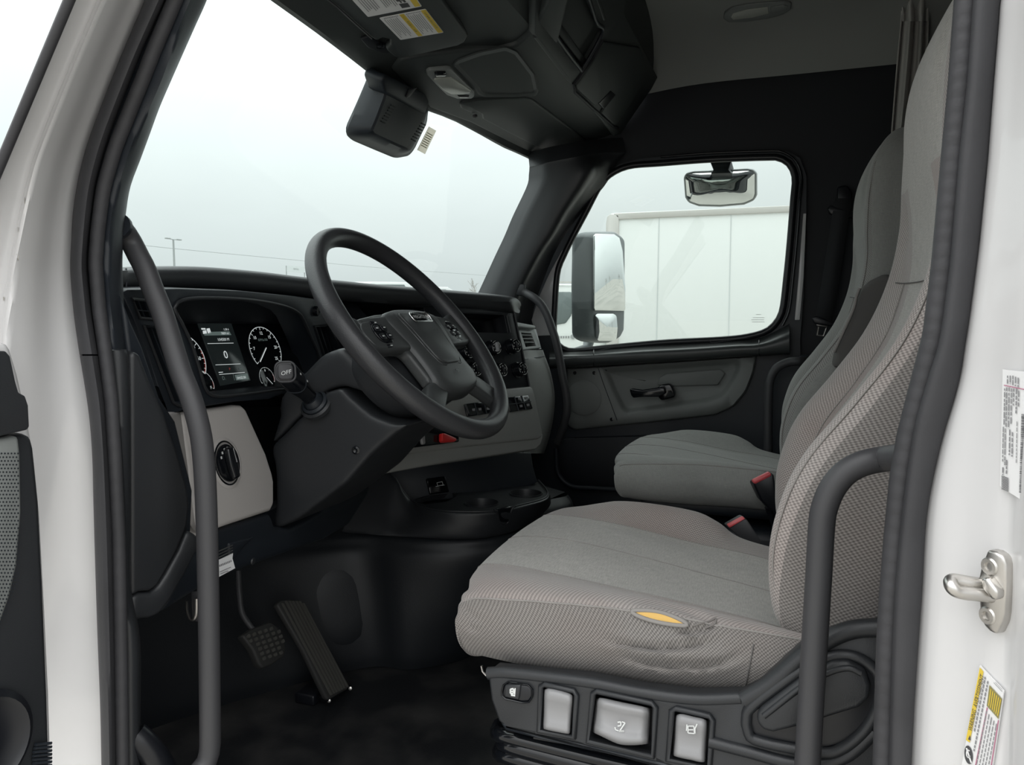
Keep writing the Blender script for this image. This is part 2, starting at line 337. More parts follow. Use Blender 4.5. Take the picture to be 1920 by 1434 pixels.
M = dict(
 dark=mat('black_plastic', (.015, .019, .025), .46, bump=.25),
 dark2=mat('dark_interior_lining', (.007, .009, .013), .6, bump=.2),
 char=mat('charcoal_plastic', (.024, .026, .029), .42, bump=.3),
 head=mat('overhead_plastic', (.037, .043, .043), .55, bump=.3),
 wheel=mat('wheel_leather_grain', (.034, .035, .038), .38, bump=.5, bscale=420),
 hub=mat('hub_plastic', (.052, .056, .057), .40, bump=.3, bscale=600),
 tube=mat('handle_coating', (.052, .052, .056), .5, bump=.1),
 gloss=mat('gloss_black', (.006, .007, .009), .12),
 satin=mat('satin_black', (.008, .009, .012), .35),
 lens=mat('cluster_lens', (.007, .008, .010), .10),
 grey=mat('door_grey', (.17, .178, .172), .55, bump=.25),
 stack=mat('trim_grey', (.26, .262, .25), .5, bump=.25),
 vent=mat('vent_grey', (.235, .25, .243), .45, bump=.2),
 light=mat('light_grey_panel', (.52, .495, .475), .5, bump=.2),
 rubber=mat('seal_rubber', (.040, .040, .044), .6, bump=.35, bscale=300, mott=.25, mscale=14),
 white=mat('white_paint', (.69, .685, .685), .22, coat=.4, mott=.08, mscale=5),
 scuff=mat('dirty_scuff', (.42, .40, .37), .7),
 floor=mat('rubber_floor', (.009, .010, .012), .6, bump=.6, bscale=260, mott=1, mscale=7, col2=(.06, .058, .056)),
 tunnel=mat('engine_cover', (.009, .011, .014), .48, bump=.35, bscale=300, mott=1, mscale=3, col2=(.015, .017, .020)),
 silver=mat('silver_plastic', (.29, .29, .295), .36, bump=.1),
 steel=mat('zinc_steel', (.62, .60, .57), .32, metal=1, mott=.2, mscale=30),
 rib=mat('worn_rubber', (.085, .083, .076), .55), pedal=mat('pedal_rubber', (.034, .034, .033), .6, bump=.4, bscale=300), rail=mat('rail_plastic', (.040, .044, .044), .34, bump=.12), housing=mat('mirror_housing', (.24, .265, .27), .45),
 chrome=mat('chrome', (.8, .8, .8), .12, metal=1),
 lamp=mat('lamp_lens', (.42, .44, .40), .25), lampg=mat('lamp_bezel', (.20, .215, .21), .4),
 mirror=mat('mirror_glass', (.82, .85, .84), .01, metal=1),
 print=mat('white_print', (.75, .77, .76), .5),
 ink=mat('dark_print', (.07, .07, .075), .6), ink2=mat('grey_print', (.25, .25, .26), .6), pinkink=mat('magenta_rule', (.45, .16, .25), .6),
 paper=mat('label_white', (.80, .80, .80), .4), yellow=mat('label_yellow', (.75, .55, .06), .45), olive=mat('label_olive', (.28, .25, .10), .5), paperg=mat('faded_paper', (.50, .47, .42), .6),
 red=mat('red_plastic', (.55, .02, .02), .35), buckle=mat('buckle_red', (.70, .10, .11), .35),
 scr=mat('screen_glow', (.02, .02, .02), .3, emit=(.85, .92, .92), es=.55), scrd=mat('screen_dim', (.02, .02, .02), .3, emit=(.30, .40, .38), es=.22),
 scrb=mat('screen_back', (.008, .009, .010), .15, emit=(.06, .08, .08), es=.10), scrr=mat('screen_red', (.03, .01, .01), .3, emit=(.8, .10, .08), es=.22),
 strap=mat('belt_webbing', (.022, .023, .026), .8, bump=.5, bscale=900),
 foam=mat('yellow_foam', (.75, .48, .15), .9, bump=.6, bscale=500),
 liner=mat('headliner_cloth', (.30, .31, .295), .95, bump=.3, bscale=500), curt=mat('curtain_cloth', (.52, .51, .49), .95, bump=.3, bscale=700),
 asph=mat('concrete_lot', (.37, .355, .325), .9, mott=.3, mscale=.2), concrete=mat('concrete', (.4, .39, .36), .9),
 trailer=mat('trailer_white', (.78, .80, .785), .5), trail2=mat('trailer_rail', (.60, .585, .56), .5), far=mat('far_white', (.72, .73, .73), .5), farg=mat('far_glass', (.15, .18, .18), .2), roofr=mat('far_roof', (.42, .33, .31), .8),
 pole=mat('pole_grey', (.34, .36, .36), .6), bark=mat('bark', (.34, .33, .31), .9), board=mat('sign_board', (.62, .65, .65), .6),
 f_bol=fabric('bolster_weave', (.195, .179, .171), (.475, .438, .417), 235, pink=(.94, .86, .84)),
 f_side=fabric('side_weave', (.12, .112, .106), (.31, .293, .278), 235, pink=(.94, .90, .885)),
 f_mid=fabric('centre_cloth', (.285, .277, .260), (.52, .506, .477), 420, bump=.3, streak=.9),
 f_pas=fabric('passenger_cloth', (.25, .255, .243), (.44, .443, .42), 380, bump=.3, streak=.5),
 f_pas2=fabric('passenger_weave', (.20, .20, .19), (.44, .435, .415), 230, bump=.4),
 seam=mat('seam_thread', (.30, .285, .27), .95), seamd=mat('dark_seam', (.13, .125, .12), .95),
 backlit=paperlit('backlit_paper', (.62, .57, .48)), wind=glass('windshield_glass', (.72, .79, .775)), side=glass('side_glass', (.80, .84, .825)), clear=glass('cluster_cover', (.9, .9, .9)),
)

# ------------------------------------------------------------------ outlines read off the view
def col(l): ys = [a[1] for a in l]; xs = [a[0] for a in l]; return lambda y: float(np.interp(y, ys, xs))
S0 = col([(415, -420), (292, -60), (271, 0), (234, 87), (201, 167), (167, 258), (147, 325), (136, 402), (131, 496), (136, 576), (149, 665), (160, 730), (168, 785), (173, 859), (178, 1050), (183, 1200), (188, 1330), (190, 1434), (191, 1500)])
G0 = col([(470, -420), (335, -60), (311, 0), (268, 94), (231, 187), (201, 268), (181, 341), (169, 435), (164, 490), (173, 580), (186, 657), (199, 753), (206, 859), (214, 1012), (218, 1212), (221, 1434), (222, 1500)])
T0 = col([(515, -420), (378, -60), (355, 0), (298, 157), (241, 284), (214, 368), (206, 430), (203, 500), (206, 580), (214, 660), (224, 753), (230, 859), (236, 1012), (240, 1212), (243, 1434), (244, 1500)])
I0 = col([(545, -420), (408, -60), (387, 0), (338, 110), (301, 194), (268, 284), (244, 348), (237, 385), (233, 418), (228, 480), (231, 560), (238, 655), (242, 670), (246, 760), (247, 900), (247, 1160), (262, 1180), (264, 1434), (265, 1500)])
R0 = col([(1945, -420), (1890, -60), (1877, 0), (1864, 150), (1852, 300), (1835, 467), (1818, 593), (1798, 718), (1772, 802), (1756, 865), (1747, 900), (1735, 993), (1728, 1123), (1717, 1272), (1709, 1434), (1706, 1500)])
RG = col([(1872, -420), (1829, -60), (1822, 0), (1811, 150), (1795, 300), (1779, 490), (1760, 635), (1728, 739), (1708, 815), (1696, 900), (1683, 1012), (1674, 1123), (1668, 1272), (1664, 1434), (1662, 1500)])
RI = col([(1848, -420), (1806, -60), (1800, 0), (1789, 150), (1777, 300), (1757, 490), (1743, 614), (1718, 739), (1697, 823), (1680, 900), (1668, 1068), (1657, 1198), (1653, 1310), (1648, 1434), (1646, 1500)])
YL = [-420, -300, -180, -60, 0, 50, 100, 150, 200, 250, 300, 350, 400, 450, 500, 550, 600, 650, 700, 750, 800, 860, 930, 1000, 1100, 1200, 1320, 1434, 1500]
WIN = [(1240, 311), (1331, 304), (1440, 300), (1462, 302), (1478, 313), (1486, 335), (1483, 375), (1476, 460), (1470, 520), (1463, 577), (1453, 600), (1434, 617), (1398, 627), (1348, 632), (1248, 637), (1147, 646), (1090, 652), (1066, 652), (1050, 642), (1044, 624), (1045, 580), (1050, 513), (1062, 480), (1078, 447), (1102, 402), (1129, 351), (1149, 330), (1182, 316)]

# ------------------------------------------------------------------ the setting: cab shell
struct(box('floor', (1.0, .2, -.02), (2.1, 2.3, .04), M['floor'], bev=0))
struct(box('wall_front', (1.0, 1.32, .46), (2.1, .04, .95), M['dark2'], bev=0))
struct(box('wall_back', (1.0, -.92, .9), (2.1, .04, 1.85), M['dark2'], bev=0))
pr = PL((1.985, 0, 0), (-1, 0, 0))
def grow(l, d):                                          # offset an image outline outward (d > 0) or inward
    n = len(l); ar = sum(l[i-1][0]*l[i][1]-l[i][0]*l[i-1][1] for i in range(n)); sg = 1 if ar > 0 else -1; o = []
    for i, (x, y) in enumerate(l):
        x0, y0 = l[i-1]; x2, y2 = l[(i+1) % n]
        a = V((x-x0, y-y0)); b_ = V((x2-x, y2-y))
        if a.length < 1e-6: a = b_
        if b_.length < 1e-6: b_ = a
        m_ = V((a.y, -a.x)).normalized()+V((b_.y, -b_.x)).normalized(); k = max(m_.length, .9); m_ = m_*(2/(k*k))
        o.append((x+m_.x*d*sg, y+m_.y*d*sg))
    return o
struct(holed('wall_right', pr, [(-1.32, 0), (.92, 0), (.92, 1.82), (-.80, 1.82), (-.80, 1.41), (-.86, 1.30), (-1.05, .90), (-1.32, .90)], [pr.pxs(grow(WIN, 7))], .03, M['dark2']))
# white body: A-pillar jamb, B-pillar jamb, closed wall sections
wl = struct(box('wall_left', (.012, -.52, .9), (.02, .80, 1.85), M['white'], bev=0))
rows = []
for y in YL:
    s = S0(y)+5; c0 = 130-y*.42 if y < 310 else 0-(y-310)*.28
    r = []
    for f, X, in ((0, -.125), (.06, -.118), (.2, -.104), (.36, -.088), (.42, -.092), (.48, -.086), (.62, -.066), (.78, -.036), (.92, -.014), (1, -.002)):
        r.append(P(c0+(s-c0)*f, y, 'X', X))
    rows.append(r)
aj = loft('front_door_jamb', rows, M['white'], wl, dense=(40, 110))
for p in aj.data.polygons: p.use_smooth = True
tube('pillar_edge_strip', [P(130-y*.42, y, 'X', -.128) for y in (-420, -250, -70, 0, 100, 200, 310, 400)], .0045, M['rubber'], wl, n=8)
rows = []
for y in YL:
    s = R0(y)-7; e_ = 2010 if y > -60 else 2010-y*.02
    rows.append([P(s+(e_-s)*f, y, 'X', X) for f, X in ((0, -.004), (.05, -.014), (.1, -.026), (.3, -.045), (.5, -.064), (.6, -.072), (.66, -.086), (.8, -.11), (1, -.14))])
bj = loft('rear_door_jamb', rows, M['white'], wl, dense=(36, 110))
box('door_header', (.01, .0, 1.63), (.03, 1.75, .38), M['dark2'], wl, bev=0)
box('cowl_side', (.0, 1.06, .43), (.03, .52, .97), M['white'], wl, bev=0)
# headliner: coved upper side and roof
rows = []
for Y in (.52, .3, 0, -.3, -.9):
    rows.append([V((1.965, Y, 1.612-.02*(Y > .4))), V((1.945, Y, 1.64)), V((1.90, Y, 1.70)), V((1.80, Y, 1.755)), V((1.6, Y, 1.785)), V((1.2, Y, 1.80)), V((.6, Y, 1.80)), V((.02, Y, 1.80))])
ce = struct(loft('ceiling', rows, M['liner'], dense=(40, 20)))
box('roof_skin', (1.0, 0, 1.87), (2.1, 1.9, .03), M['dark2'], ce, bev=0)
# windshield
def ws(X, z): return .85+.07*(1-((X-.98)/.95)**2)+(1.40-z)*.36
rows = [[V((X, ws(X, z), z)) for X in np.linspace(.03, 1.93, 24)] for z in np.linspace(.86, 1.45, 8)]
struct(loft('window_1', rows, M['wind']))
# overhead header over the windshield (trim) up to the console fold, then the console's rear face
HP = PL.three(V((.5, .9, 1.41)), V((1.5, .9, 1.41)), V((1.0, .555, 1.50)))
edge = [V((.02, .80, 1.385)), V((.2, .825, 1.405)), V((.35, .84, 1.407)), P(520, 0, 'Y', .85), P(600, 58, 'Y', .868), P(665, 108, 'Y', .895), P(720, 150, 'Y', .905), P(806, 205, 'Y', .905), P(850, 222, 'Y', .90), P(900, 248, 'Y', .888), P(950, 276, 'Y', .872), P(985, 291, 'Y', .858), P(1006, 303, 'Y', .845), V((1.90, .825, 1.385)), V((1.97, .82, 1.385))]
edge = crom(edge, 26)
def hz(Y): return 1.41+(.9-Y)*.26
rows = [[p+V((0, .012, .0)) for p in edge], edge, [V((p.x, p.y-.025, max(p.z+.004, hz(p.y-.025)))) for p in edge], [V((p.x, .72, hz(.72)+.004)) for p in edge], [V((p.x, .56, 1.498)) for p in edge], [V((p.x, .50, 1.575)) for p in edge], [V((p.x, .45, 1.645)) for p in edge], [V((p.x, .42, 1.82)) for p in edge]]
struct(loft('trim_1', rows, M['head'], ang=30))
# passenger A-pillar trim
lv = [((306, 301, 291, 285, 282), [1014, 1032, 1086, 1128, 1172]), ((309, 304, 295, 289, 287), [1014, 1031, 1086, 1127, 1170]), ((322, 319, 316, 314, 312), [1013, 1028, 1101, 1128, 1152]), (345, [1009, 1024, 1090, 1112, 1136]), (402, [982, 996, 1054, 1070, 1088]), (440, [966, 980, 1034, 1046, 1060]), (480, [947, 962, 1008, 1022, 1037]), (545, [917, 934, 975, 992, 1012]), (600, [890, 910, 958, 975, 997]), (700, [850, 870, 940, 965, 985])]
rows = [[P(x, yy, 'X', X) for x, X, yy in zip(xs, (1.80, 1.79, 1.80, 1.90, 1.955), y if isinstance(y, tuple) else (y,)*5)] for y, xs in lv]
rows = [[p+V((.03, .015, .05)) for p in rows[0]]]+rows
rows = [[r[0]+V((.03, .05, 0))]+r for r in rows]
struct(loft('trim_2', rows, M['char'], dense=(30, 40)))
# door seals and driver's pillar trim
def strip(name, cols, Xs, m, parent=None, ys=YL, dense=None):
    return loft(name, [[P(c(y), y, 'X', X) if not isinstance(X, tuple) else P(c(y)+X[1], y, 'X', X[0]) for c, X in zip(cols, Xs)] for y in ys], m, parent, dense=dense)
yu = [y for y in YL if y < 640]+[664]; yd = [667]+[y for y in YL if y > 680]
sl = struct(strip('trim_3', [S0, S0, S0, G0, G0], [(-.004, 0), (-.017, 3), (-.020, 16), (-.015, -10), (.004, 0)], M['rubber'], ys=yu, dense=(16, 60)))
strip('lower_lip', [S0, S0, S0, G0, G0], [(-.004, 0), (-.017, 3), (-.020, 16), (-.015, -10), (.004, 0)], M['rubber'], sl, ys=yd, dense=(16, 70))
def bulb(f, dx, X, r, ys, amp): return [P(f(y)+dx, y, 'X', X+amp*math.sin(y*.21)) for y in ys]
tube('seal_bead', bulb(lambda y: (G0(y)*.62+T0(y)*.38), 0, .002, .007, range(-420, 1500, 12), .0006), .0075, M['rubber'], sl, n=10)
sr = struct(strip('trim_4', [R0, R0, RG, RG], [(-.003, 0), (-.016, -4), (-.018, 10), (-.002, 0)], M['rubber'], dense=(14, 110)))
tube('seal_bead', bulb(lambda y: (RG(y)*.6+RI(y)*.4), 0, .000, .007, range(-420, 1500, 9), .0004), .0085, M['rubber'], sr, n=10)
strip('inner_flange', [RG, RI, RI], [.004, (.012, -2), (.05, 2)], M['dark'], sr)
# driver's A-pillar trim between the seal and the glass
yt = [y for y in YL if y <= 600]+[655]
struct(strip('trim_5', [G0, T0, T0, I0, I0], [.004, (.010, -5), (.014, 4), (.045, -2), (.09, 1)], M['dark'], ys=yt, dense=(24, 60)))
struct(strip('trim_6', [G0, T0, T0, I0, I0], [.006, (.012, -5), (.014, 3), (.030, -2), (.07, 1)], M['char'], ys=[657]+yd, dense=(20, 60)))

# ------------------------------------------------------------------ passenger door (setting): window, frame, panel
d1 = thing('door_1', (1.96, .4, .3)); d1['kind'] = 'structure'
pd = PL((1.955, 0, 0), (-1, 0, 0))
outl = [(-1.02, .12), (.0, .10), (.06, .3)]+[pd.px(1500, 640), pd.px(1506, 560)]+[pd.px(*a) for a in ((1512, 400), (1512, 330), (1500, 296), (1475, 283), (1330, 287), (1200, 297), (1160, 308), (1120, 345), (1090, 402), (1062, 455), (1032, 510), (1012, 560), (990, 640))]+[(-1.02, .7)]
holed('door_shell', pd, outl, [pd.pxs(grow(WIN, 5))], .028, M['dark'], d1)
tube('window_gasket', [pd.off(.002).at(*a) for a in grow(WIN, 5)], .011, M['satin'], d1, n=10, closed=True, res=110)
tube('frame_moulding', [pd.off(.012).at(*a) for a in grow(WIN, 17)[:11]], .0035, M['gloss'], d1, n=8, res=60)
struct(prism('window_2', [V((1.982, 0, 0))+V((0, p.y, p.z)) for p in [pd.at(*a) for a in grow(WIN, 8)]], V((.004, 0, 0)), M['side'], d1, bev=0))
slab('painted_frame', pd, [(1054, 468), (1064, 470), (1046, 520), (1041, 575), (1036, 600), (1033, 629), (1006, 630), (996, 600), (1010, 556), (1030, 512)], .01, M['white'], d1, off=.006, bev=.003)
slab('rear_frame', pd, [(1506, 400), (1512, 400), (1507, 520), (1500, 600), (1490, 600), (1497, 520)], .01, M['white'], d1, off=.006, bev=.002)
pb = PL((1.90, 0, 0), (-1, 0, 0))
# belt ledge: rolled rail along the window sill
rows = []
for x, yt_, yb in ((1030, 655, 690), (1060, 655, 690), (1114, 653, 686), (1200, 646, 681), (1300, 641, 675), (1380, 636, 669), (1424, 633, 667), (1470, 612, 664), (1480, 606, 664)):
    rows.append([P(x, yt_-2, 'X', 1.965), P(x, yt_+7, 'X', 1.93), P(x, yt_+(yb-yt_)*.36, 'X', 1.888), P(x, yt_+(yb-yt_)*.6, 'X', 1.880), P(x, yb-2, 'X', 1.890), P(x, yb+1, 'X', 1.93)])
loft('belt_rail', rows, M['rail'], d1, dense=(24, 40))
tube('rail_joint', [P(1113, y, 'X', X) for y, X in ((656, 1.925), (664, 1.888), (674, 1.880), (686, 1.889))], .0016, M['gloss'], d1, n=6)
tube('rail_joint', [P(1423, y, 'X', X) for y, X in ((637, 1.925), (646, 1.888), (655, 1.880), (667, 1.889))], .0016, M['gloss'], d1, n=6)
tube('sill_lip', [P(x, y, 'X', 1.945) for x, y in ((1110, 660), (1148, 652), (1240, 643), (1330, 638), (1335, 643), (1400, 633))], .003, M['satin'], d1, n=8)
# grey insert with the pull recess
ins = [(1064, 691), (1124, 687), (1250, 680), (1417, 668), (1412, 698), (1398, 734), (1375, 761), (1341, 776), (1248, 787), (1147, 797), (1077, 804), (1066, 798), (1063, 750)]
rec = [(1070, 692), (1130, 690), (1250, 683), (1390, 673), (1388, 692), (1378, 716), (1358, 744), (1331, 754), (1250, 765), (1176, 775), (1164, 766), (1145, 730), (1136, 700)]
rec = [(1129, 691), (1133, 690.5), (1250, 683), (1388, 673), (1389, 692), (1378, 716), (1358, 744), (1331, 754), (1250, 765), (1174, 776), (1164, 766), (1148, 734), (1136, 705)]
def ring(l, X, k=0):
    if k: l = grow(l, k)
    return lin([P(x, y, 'X', X) for x, y in l], 96, True)
loft('insert_panel', [ring(ins, 1.955, 2), ring(ins, 1.935, 1), ring(ins, 1.927, -2), ring(rec, 1.924, 2), ring(rec, 1.930, -3), ring(rec, 1.943, -7), ring(rec, 1.949, -11), ring([(1260+(x-1260)*.4, 724+(y-724)*.3) for x, y in rec], 1.950)], M['grey'], d1, cu_=True, capb=True, ang=50)
slab('recess_step', PL((1.940, 0, 0), (-1, 0, 0)), [(1232, 722), (1236, 708), (1250, 700), (1350, 692), (1360, 700), (1346, 722), (1268, 724)], .01, M['grey'], d1, bev=.004)
cyl = PL((1.924, 0, 0), (-1, 0, 0))
o = cyl.at(1095, 746); lathe('speaker_grille', o, cyl.n, [(.062, -.004), (.062, .001), (.058, .003), (.02, .004), (.001, .004)], M['grey'], d1, n=40)
for x, y in ((1114, 699), (1147, 786), (1078, 699)): lathe('screw', cyl.at(x, y), cyl.n, [(.006, 0), (.006, .003), (.003, .0035), (.003, .001)], M['gloss'], d1, n=14)
tube('panel_joint', [P(x, y, 'X', 1.9245) for x, y in ((1121, 688), (1130, 715), (1143, 750), (1157, 788))], .0014, M['dark'], d1, n=6)
ph_ = PL((1.925, 0, 0), (-1, 0, 0))
hs = slab('inside_handle', ph_, [(1230, 728), (1241, 721), (1254, 719), (1259, 722), (1266, 738), (1264, 745), (1240, 751), (1235, 746)], .03, M['gloss'], d1, off=.012, bev=.006, seg=3)
slab('lever', ph_, [(1180, 730), (1184, 728), (1205, 731), (1236, 726), (1246, 727), (1248, 738), (1236, 744), (1205, 744), (1187, 746), (1183, 741)], .014, M['gloss'], hs, off=.028, bev=.006, seg=3)
# map pocket low in the door
pk = [(1044, 872), (1046, 885), (1054, 899), (1074, 912), (1110, 915), (1171, 918), (1230, 921)]
tube('pocket_rim', [P(x, y, 'X', 1.905) for x, y in [(1043, 840)]+pk], .009, M['dark'], d1, n=10, res=40)
slab('door_pocket', PL((1.93, 0, 0), (-1, 0, 0)), [(1043, 830), (1060, 822), (1300, 815), (1300, 925), (1110, 916), (1074, 913), (1054, 899), (1044, 880)], .04, M['dark2'], d1, bev=.004)
# ------------------------------------------------------------------ driver's door, swung open at the far left
d2 = thing('door_2', (-.3, .72, .3)); d2['kind'] = 'structure'
py = PL((0, .70, 0), (0, -1, 0))
slab('door_skin', py, [(-300, 640), (20, 640), (38, 700), (56, 780), (70, 860), (80, 960), (90, 1150), (97, 1300), (103, 1500), (-300, 1500)], .05, M['white'], d2, off=-.006, bev=.008)
slab('armrest_cap', py, [(-300, 655), (12, 658), (20, 668), (30, 715), (36, 736), (48, 742), (54, 760), (56, 800), (52, 806), (0, 818), (-300, 850)], .03, M['char'], d2, off=.03, bev=.008, seg=3)
slab('lower_panel', py, [(-300, 830), (0, 816), (40, 812), (60, 815), (66, 840), (76, 940), (84, 1100), (92, 1300), (98, 1500), (-300, 1500)], .04, M['char'], d2, off=.018, bev=.006)
slab('speaker_panel', py, [(-300, 850), (0, 822), (36, 816), (40, 850), (42, 960), (34, 1060), (20, 1120), (0, 1175), (-100, 1250), (-300, 1300)], .02, M['vent'], d2, off=.024, bev=.004)
g = Flat(); pq = py.off(.0248)
for j in range(46):
    for i in range(12):
        x = 34-(j % 2)*3-i*6.2; y = 850+j*7
        if x < -20 or y > 1170-max(0, x)*2.4+0: continue
        g.poly([pq.at(x+1.9*math.cos(a), y+1.9*math.sin(a)) for a in np.linspace(0, 2*math.pi, 7)[:-1]])
stuff(g.build('grille_holes', M['dark'], d2))
lathe('lower_speaker_ring', py.at(-40, 1400, .019), py.n, [(.050, 0), (.050, .004), (.044, .008), (.040, .004), (.02, .002)], M['satin'], d2, n=36)
for k in range(9): tube('vent_rib', [py.at(62+(k-4)**2*.25, 1396+k*7, .021), py.at(96, 1393+k*7, .021)], .0016, M['dark'], d2, n=6)

# ------------------------------------------------------------------ engine cover and cup-holder console
ec = thing('engine_cover', (1.0, .95, 0), 'black moulded engine cover bulging up from the floor between the pedals and the seats', 'engine cover')
base = [V((.46, 1.26, 0)), V((.58, 1.20, 0)), V((.74, 1.10, 0)), P(690, 1251, 'Z', .002), P(757, 1256, 'Z', .002), P(809, 1250, 'Z', .002), P(858, 1240, 'Z', .002), P(910, 1222, 'Z', .002), V((1.13, .60, 0)), V((1.28, .54, 0)), V((1.5, .58, 0)), V((1.62, .9, 0))]
top = [V((.48, 1.255, .40)), V((.60, 1.22, .36)), V((.80, 1.14, .335)), P(655, 1001, 'Z', .325), P(739, 1006, 'Z', .325), P(790, 1010, 'Z', .325), P(844, 1012, 'Z', .325), P(907, 1010, 'Z', .325), P(965, 997, 'Z', .325), P(1028, 950, 'Z', .325), V((1.5, .60, .325)), V((1.62, .9, .35))]
rows = [base]
for t, k in ((.12, .012), (.4, .022), (.7, .022), (.86, .018), (.93, .006), (.98, -.004)):
    rows.append([a*(1-t)+b*t+V((-.7, -.6, 0))*k for a, b in zip(base, top)])
rows.append([b+V((.02, .02, .008)) for b in top])
es_ = loft('side', rows, M['tunnel'], ec, dense=(70, 30))
rows2 = [[b+V((.02, .02, .008)) for b in top], [b*.4+V((1.1, 1.1, .42))*.6 for b in top], [V((1.1, 1.2, .43))+(b-V((1.1, 1.2, .43)))*.05 for b in top]]
loft('cover_top', rows2, M['tunnel'], ec)
hb_ = bvh(es_).ray_cast(CP, ray(640, 1135).normalized())
if hb_[0]: lathe('rounded_bulge', hb_[0], hb_[1] if hb_[1].dot(CP-hb_[0]) > 0 else -hb_[1], [(.11, -.02), (.105, -.008), (.09, -.003), (.07, .001), (.04, .003), (.001, .0035)], M['tunnel'], ec, n=40)
cc = thing('cup_holder_console', (1.1, .7, .33), 'black two-cup holder tray at the foot of the dashboard', 'cup holder')
ZT = .392
rim = [P(700, 866, 'X', 1.07), P(743, 898, 'X', 1.035), P(757, 922, 'X', 1.03), P(774, 941, 'Z', .394)]+[P(x, y, 'Z', ZT) for x, y in ((795, 951), (820, 957), (844, 960), (890, 961), (931, 959), (960, 953), (985, 947), (1018, 938), (1028, 931), (1027, 920), (1012, 902))]
sm = [P(x, y, 'Z', .325) for x, y in ((640, 999), (690, 1003), (715, 1005), (739, 1006), (770, 1008), (800, 1010), (844, 1012), (875, 1012), (907, 1010), (935, 1005), (965, 997), (1000, 978), (1026, 955), (1032, 940), (1018, 922))]
rows = [[a+V((.012, .014, .001)) for a in rim], [a+V((.003, .004, .001)) for a in rim], [a*.93+b*.07+V((-.003, -.004, 0)) for a, b in zip(rim, sm)], [a*.5+b*.5+V((-.004, -.004, 0)) for a, b in zip(rim, sm)], [a*.04+b*.96 for a, b in zip(rim, sm)], [b+V((.02, .02, 0)) for b in sm]]
loft('front_skirt', rows, M['char'], cc, dense=(60, 24))
tp = PL((1.1, .7, ZT), (0, 0, 1)); tp.ex = V((1, 0, 0)); tp.ey = V((0, 1, 0))
ot = [tp.to2(a+V((.004, .005, 0))) for a in rim[3:]]+[V(tp.px(*a)) for a in ((985, 908), (900, 922), (850, 922), (800, 928), (780, 934))]; ot = [tuple(a) for a in ot]
cupA = tp.px(903, 943); cupB = tp.px(986, 925)
ct = holed('tray_top', tp, ot, [circ(.043, 28, *cupA), circ(.043, 28, *cupB), [tp.px(*a) for a in ((778, 938), (797, 945), (836, 940), (855, 930), (858, 926), (846, 923), (800, 932))]], .010, M['char'], cc, off=-.001)
tube('tray_rim', [a+V((.004, .005, .001)) for a in rim[1:]], .003, M['char'], cc, n=8, res=60)
for c_ in (cupA, cupB):
    o = tp.w(*c_); lathe('cup_well', o, (0, 0, 1), [(.001, -.066), (.0445, -.066), (.0445, .0025), (.042, .0025), (.040, -.003), (.037, -.062), (.001, -.062)], M['char'], cc)
nb = [(931, 957), (940, 953), (950, 955), (960, 952), (958, 962), (954, 978), (948, 981), (936, 979)]
slab('finger_notch', PL.three(P(931, 959, 'Z', ZT), P(960, 953, 'Z', ZT), P(945, 1003, 'Z', .325)), [(932, 956), (960, 950), (955, 980), (936, 979)], .01, M['gloss'], cc, off=.006, bev=.003)
nq = PL.three(P(931, 959, 'Z', ZT), P(960, 953, 'Z', ZT), P(945, 1003, 'Z', .325)).off(.004)
tube('notch_rim', [nq.at(*a) for a in ((926, 956), (932, 960), (936, 976), (944, 982), (952, 980), (957, 962), (962, 951), (968, 949))], .0026, M['char'], cc, n=8, res=30)
bp = PL.three(P(800, 928, 'Z', ZT), P(985, 910, 'Z', ZT), P(996, 853, 'X', 1.36))
slab('back_panel', bp, [(690, 870), (900, 845), (996, 848), (1000, 875), (1008, 903), (985, 915), (900, 930), (800, 940), (770, 940), (752, 915), (743, 898)], .02, M['dark'], cc, bev=.003)
sw = slab('seat_switch', bp, [(799, 897), (835, 892), (843, 922), (806, 927)], .012, M['gloss'], cc, off=.006, bev=.003)
f = Flat(); q = bp.off(.0125 if 0 else .0068)
f.path([q.at(*a) for a in ((819, 905), (829, 903), (831, 909), (821, 911))], .0012, bp.n, True).line(q.at(817, 912), q.at(822, 911), .001, bp.n).line(q.at(828, 910), q.at(834, 909), .001, bp.n)
f.build('switch_icon', M['print'], sw)

# ------------------------------------------------------------------ dashboard
da = thing('dashboard', (.6, .95, .45), 'long black dashboard with a padded top under the windshield', 'dashboard')
sec = [(214, 509, 527, 546, .80), (230, 506, 524, 544, .825), (262, 503, 522, 542, .835), (300, 500, 521, 541, .845), (376, 500, 521, 542, .855), (480, 509, 527, 548, .865), (560, 519, 535, 555, .865), (640, 527, 541, 563, .855), (720, 535, 547, 570, .835), (800, 541, 552, 577, .80), (880, 548, 558, 582, .75), (935, 554, 562, 586, .71), (958, 558, 566, 587, .69), (967, 563, 572, 588, .695), (971, 569, 577, 586, .715), (972, 575, 578, 581, .73)]
rows = []
for x, y0, y1, y2, Yn in sec:
    a = P(x, y0, 'Y', Yn+.035); m_ = P(x, y1, 'Y', Yn); b = P(x, y2, 'Y', Yn+.012)
    rows.append([V((a.x+.03, 1.28, a.z-.02)), V((a.x+.012, Yn+.2, a.z-.002)), a+V((0, .06, .001)), a, (a+m_)/2+V((0, -.008, .006)), m_, (b+m_)/2+V((0, -.002, -.002)), b, b+V((0, .07, .004))])
pad = loft('top_pad', rows, M['char'], da, dense=(40, 80), capb=True)
tube('pad_seam', [P(x, y, 'Y', .838-.004*k) for k, (x, y) in enumerate(((236, 504), (237, 512), (237, 530), (236, 543)))], .0015, M['dark'], da, n=6)
FP = PL.three(P(229, 551, 'X', .075), P(600, 650, 'Y', .885), P(340, 765, 'Y', .81))
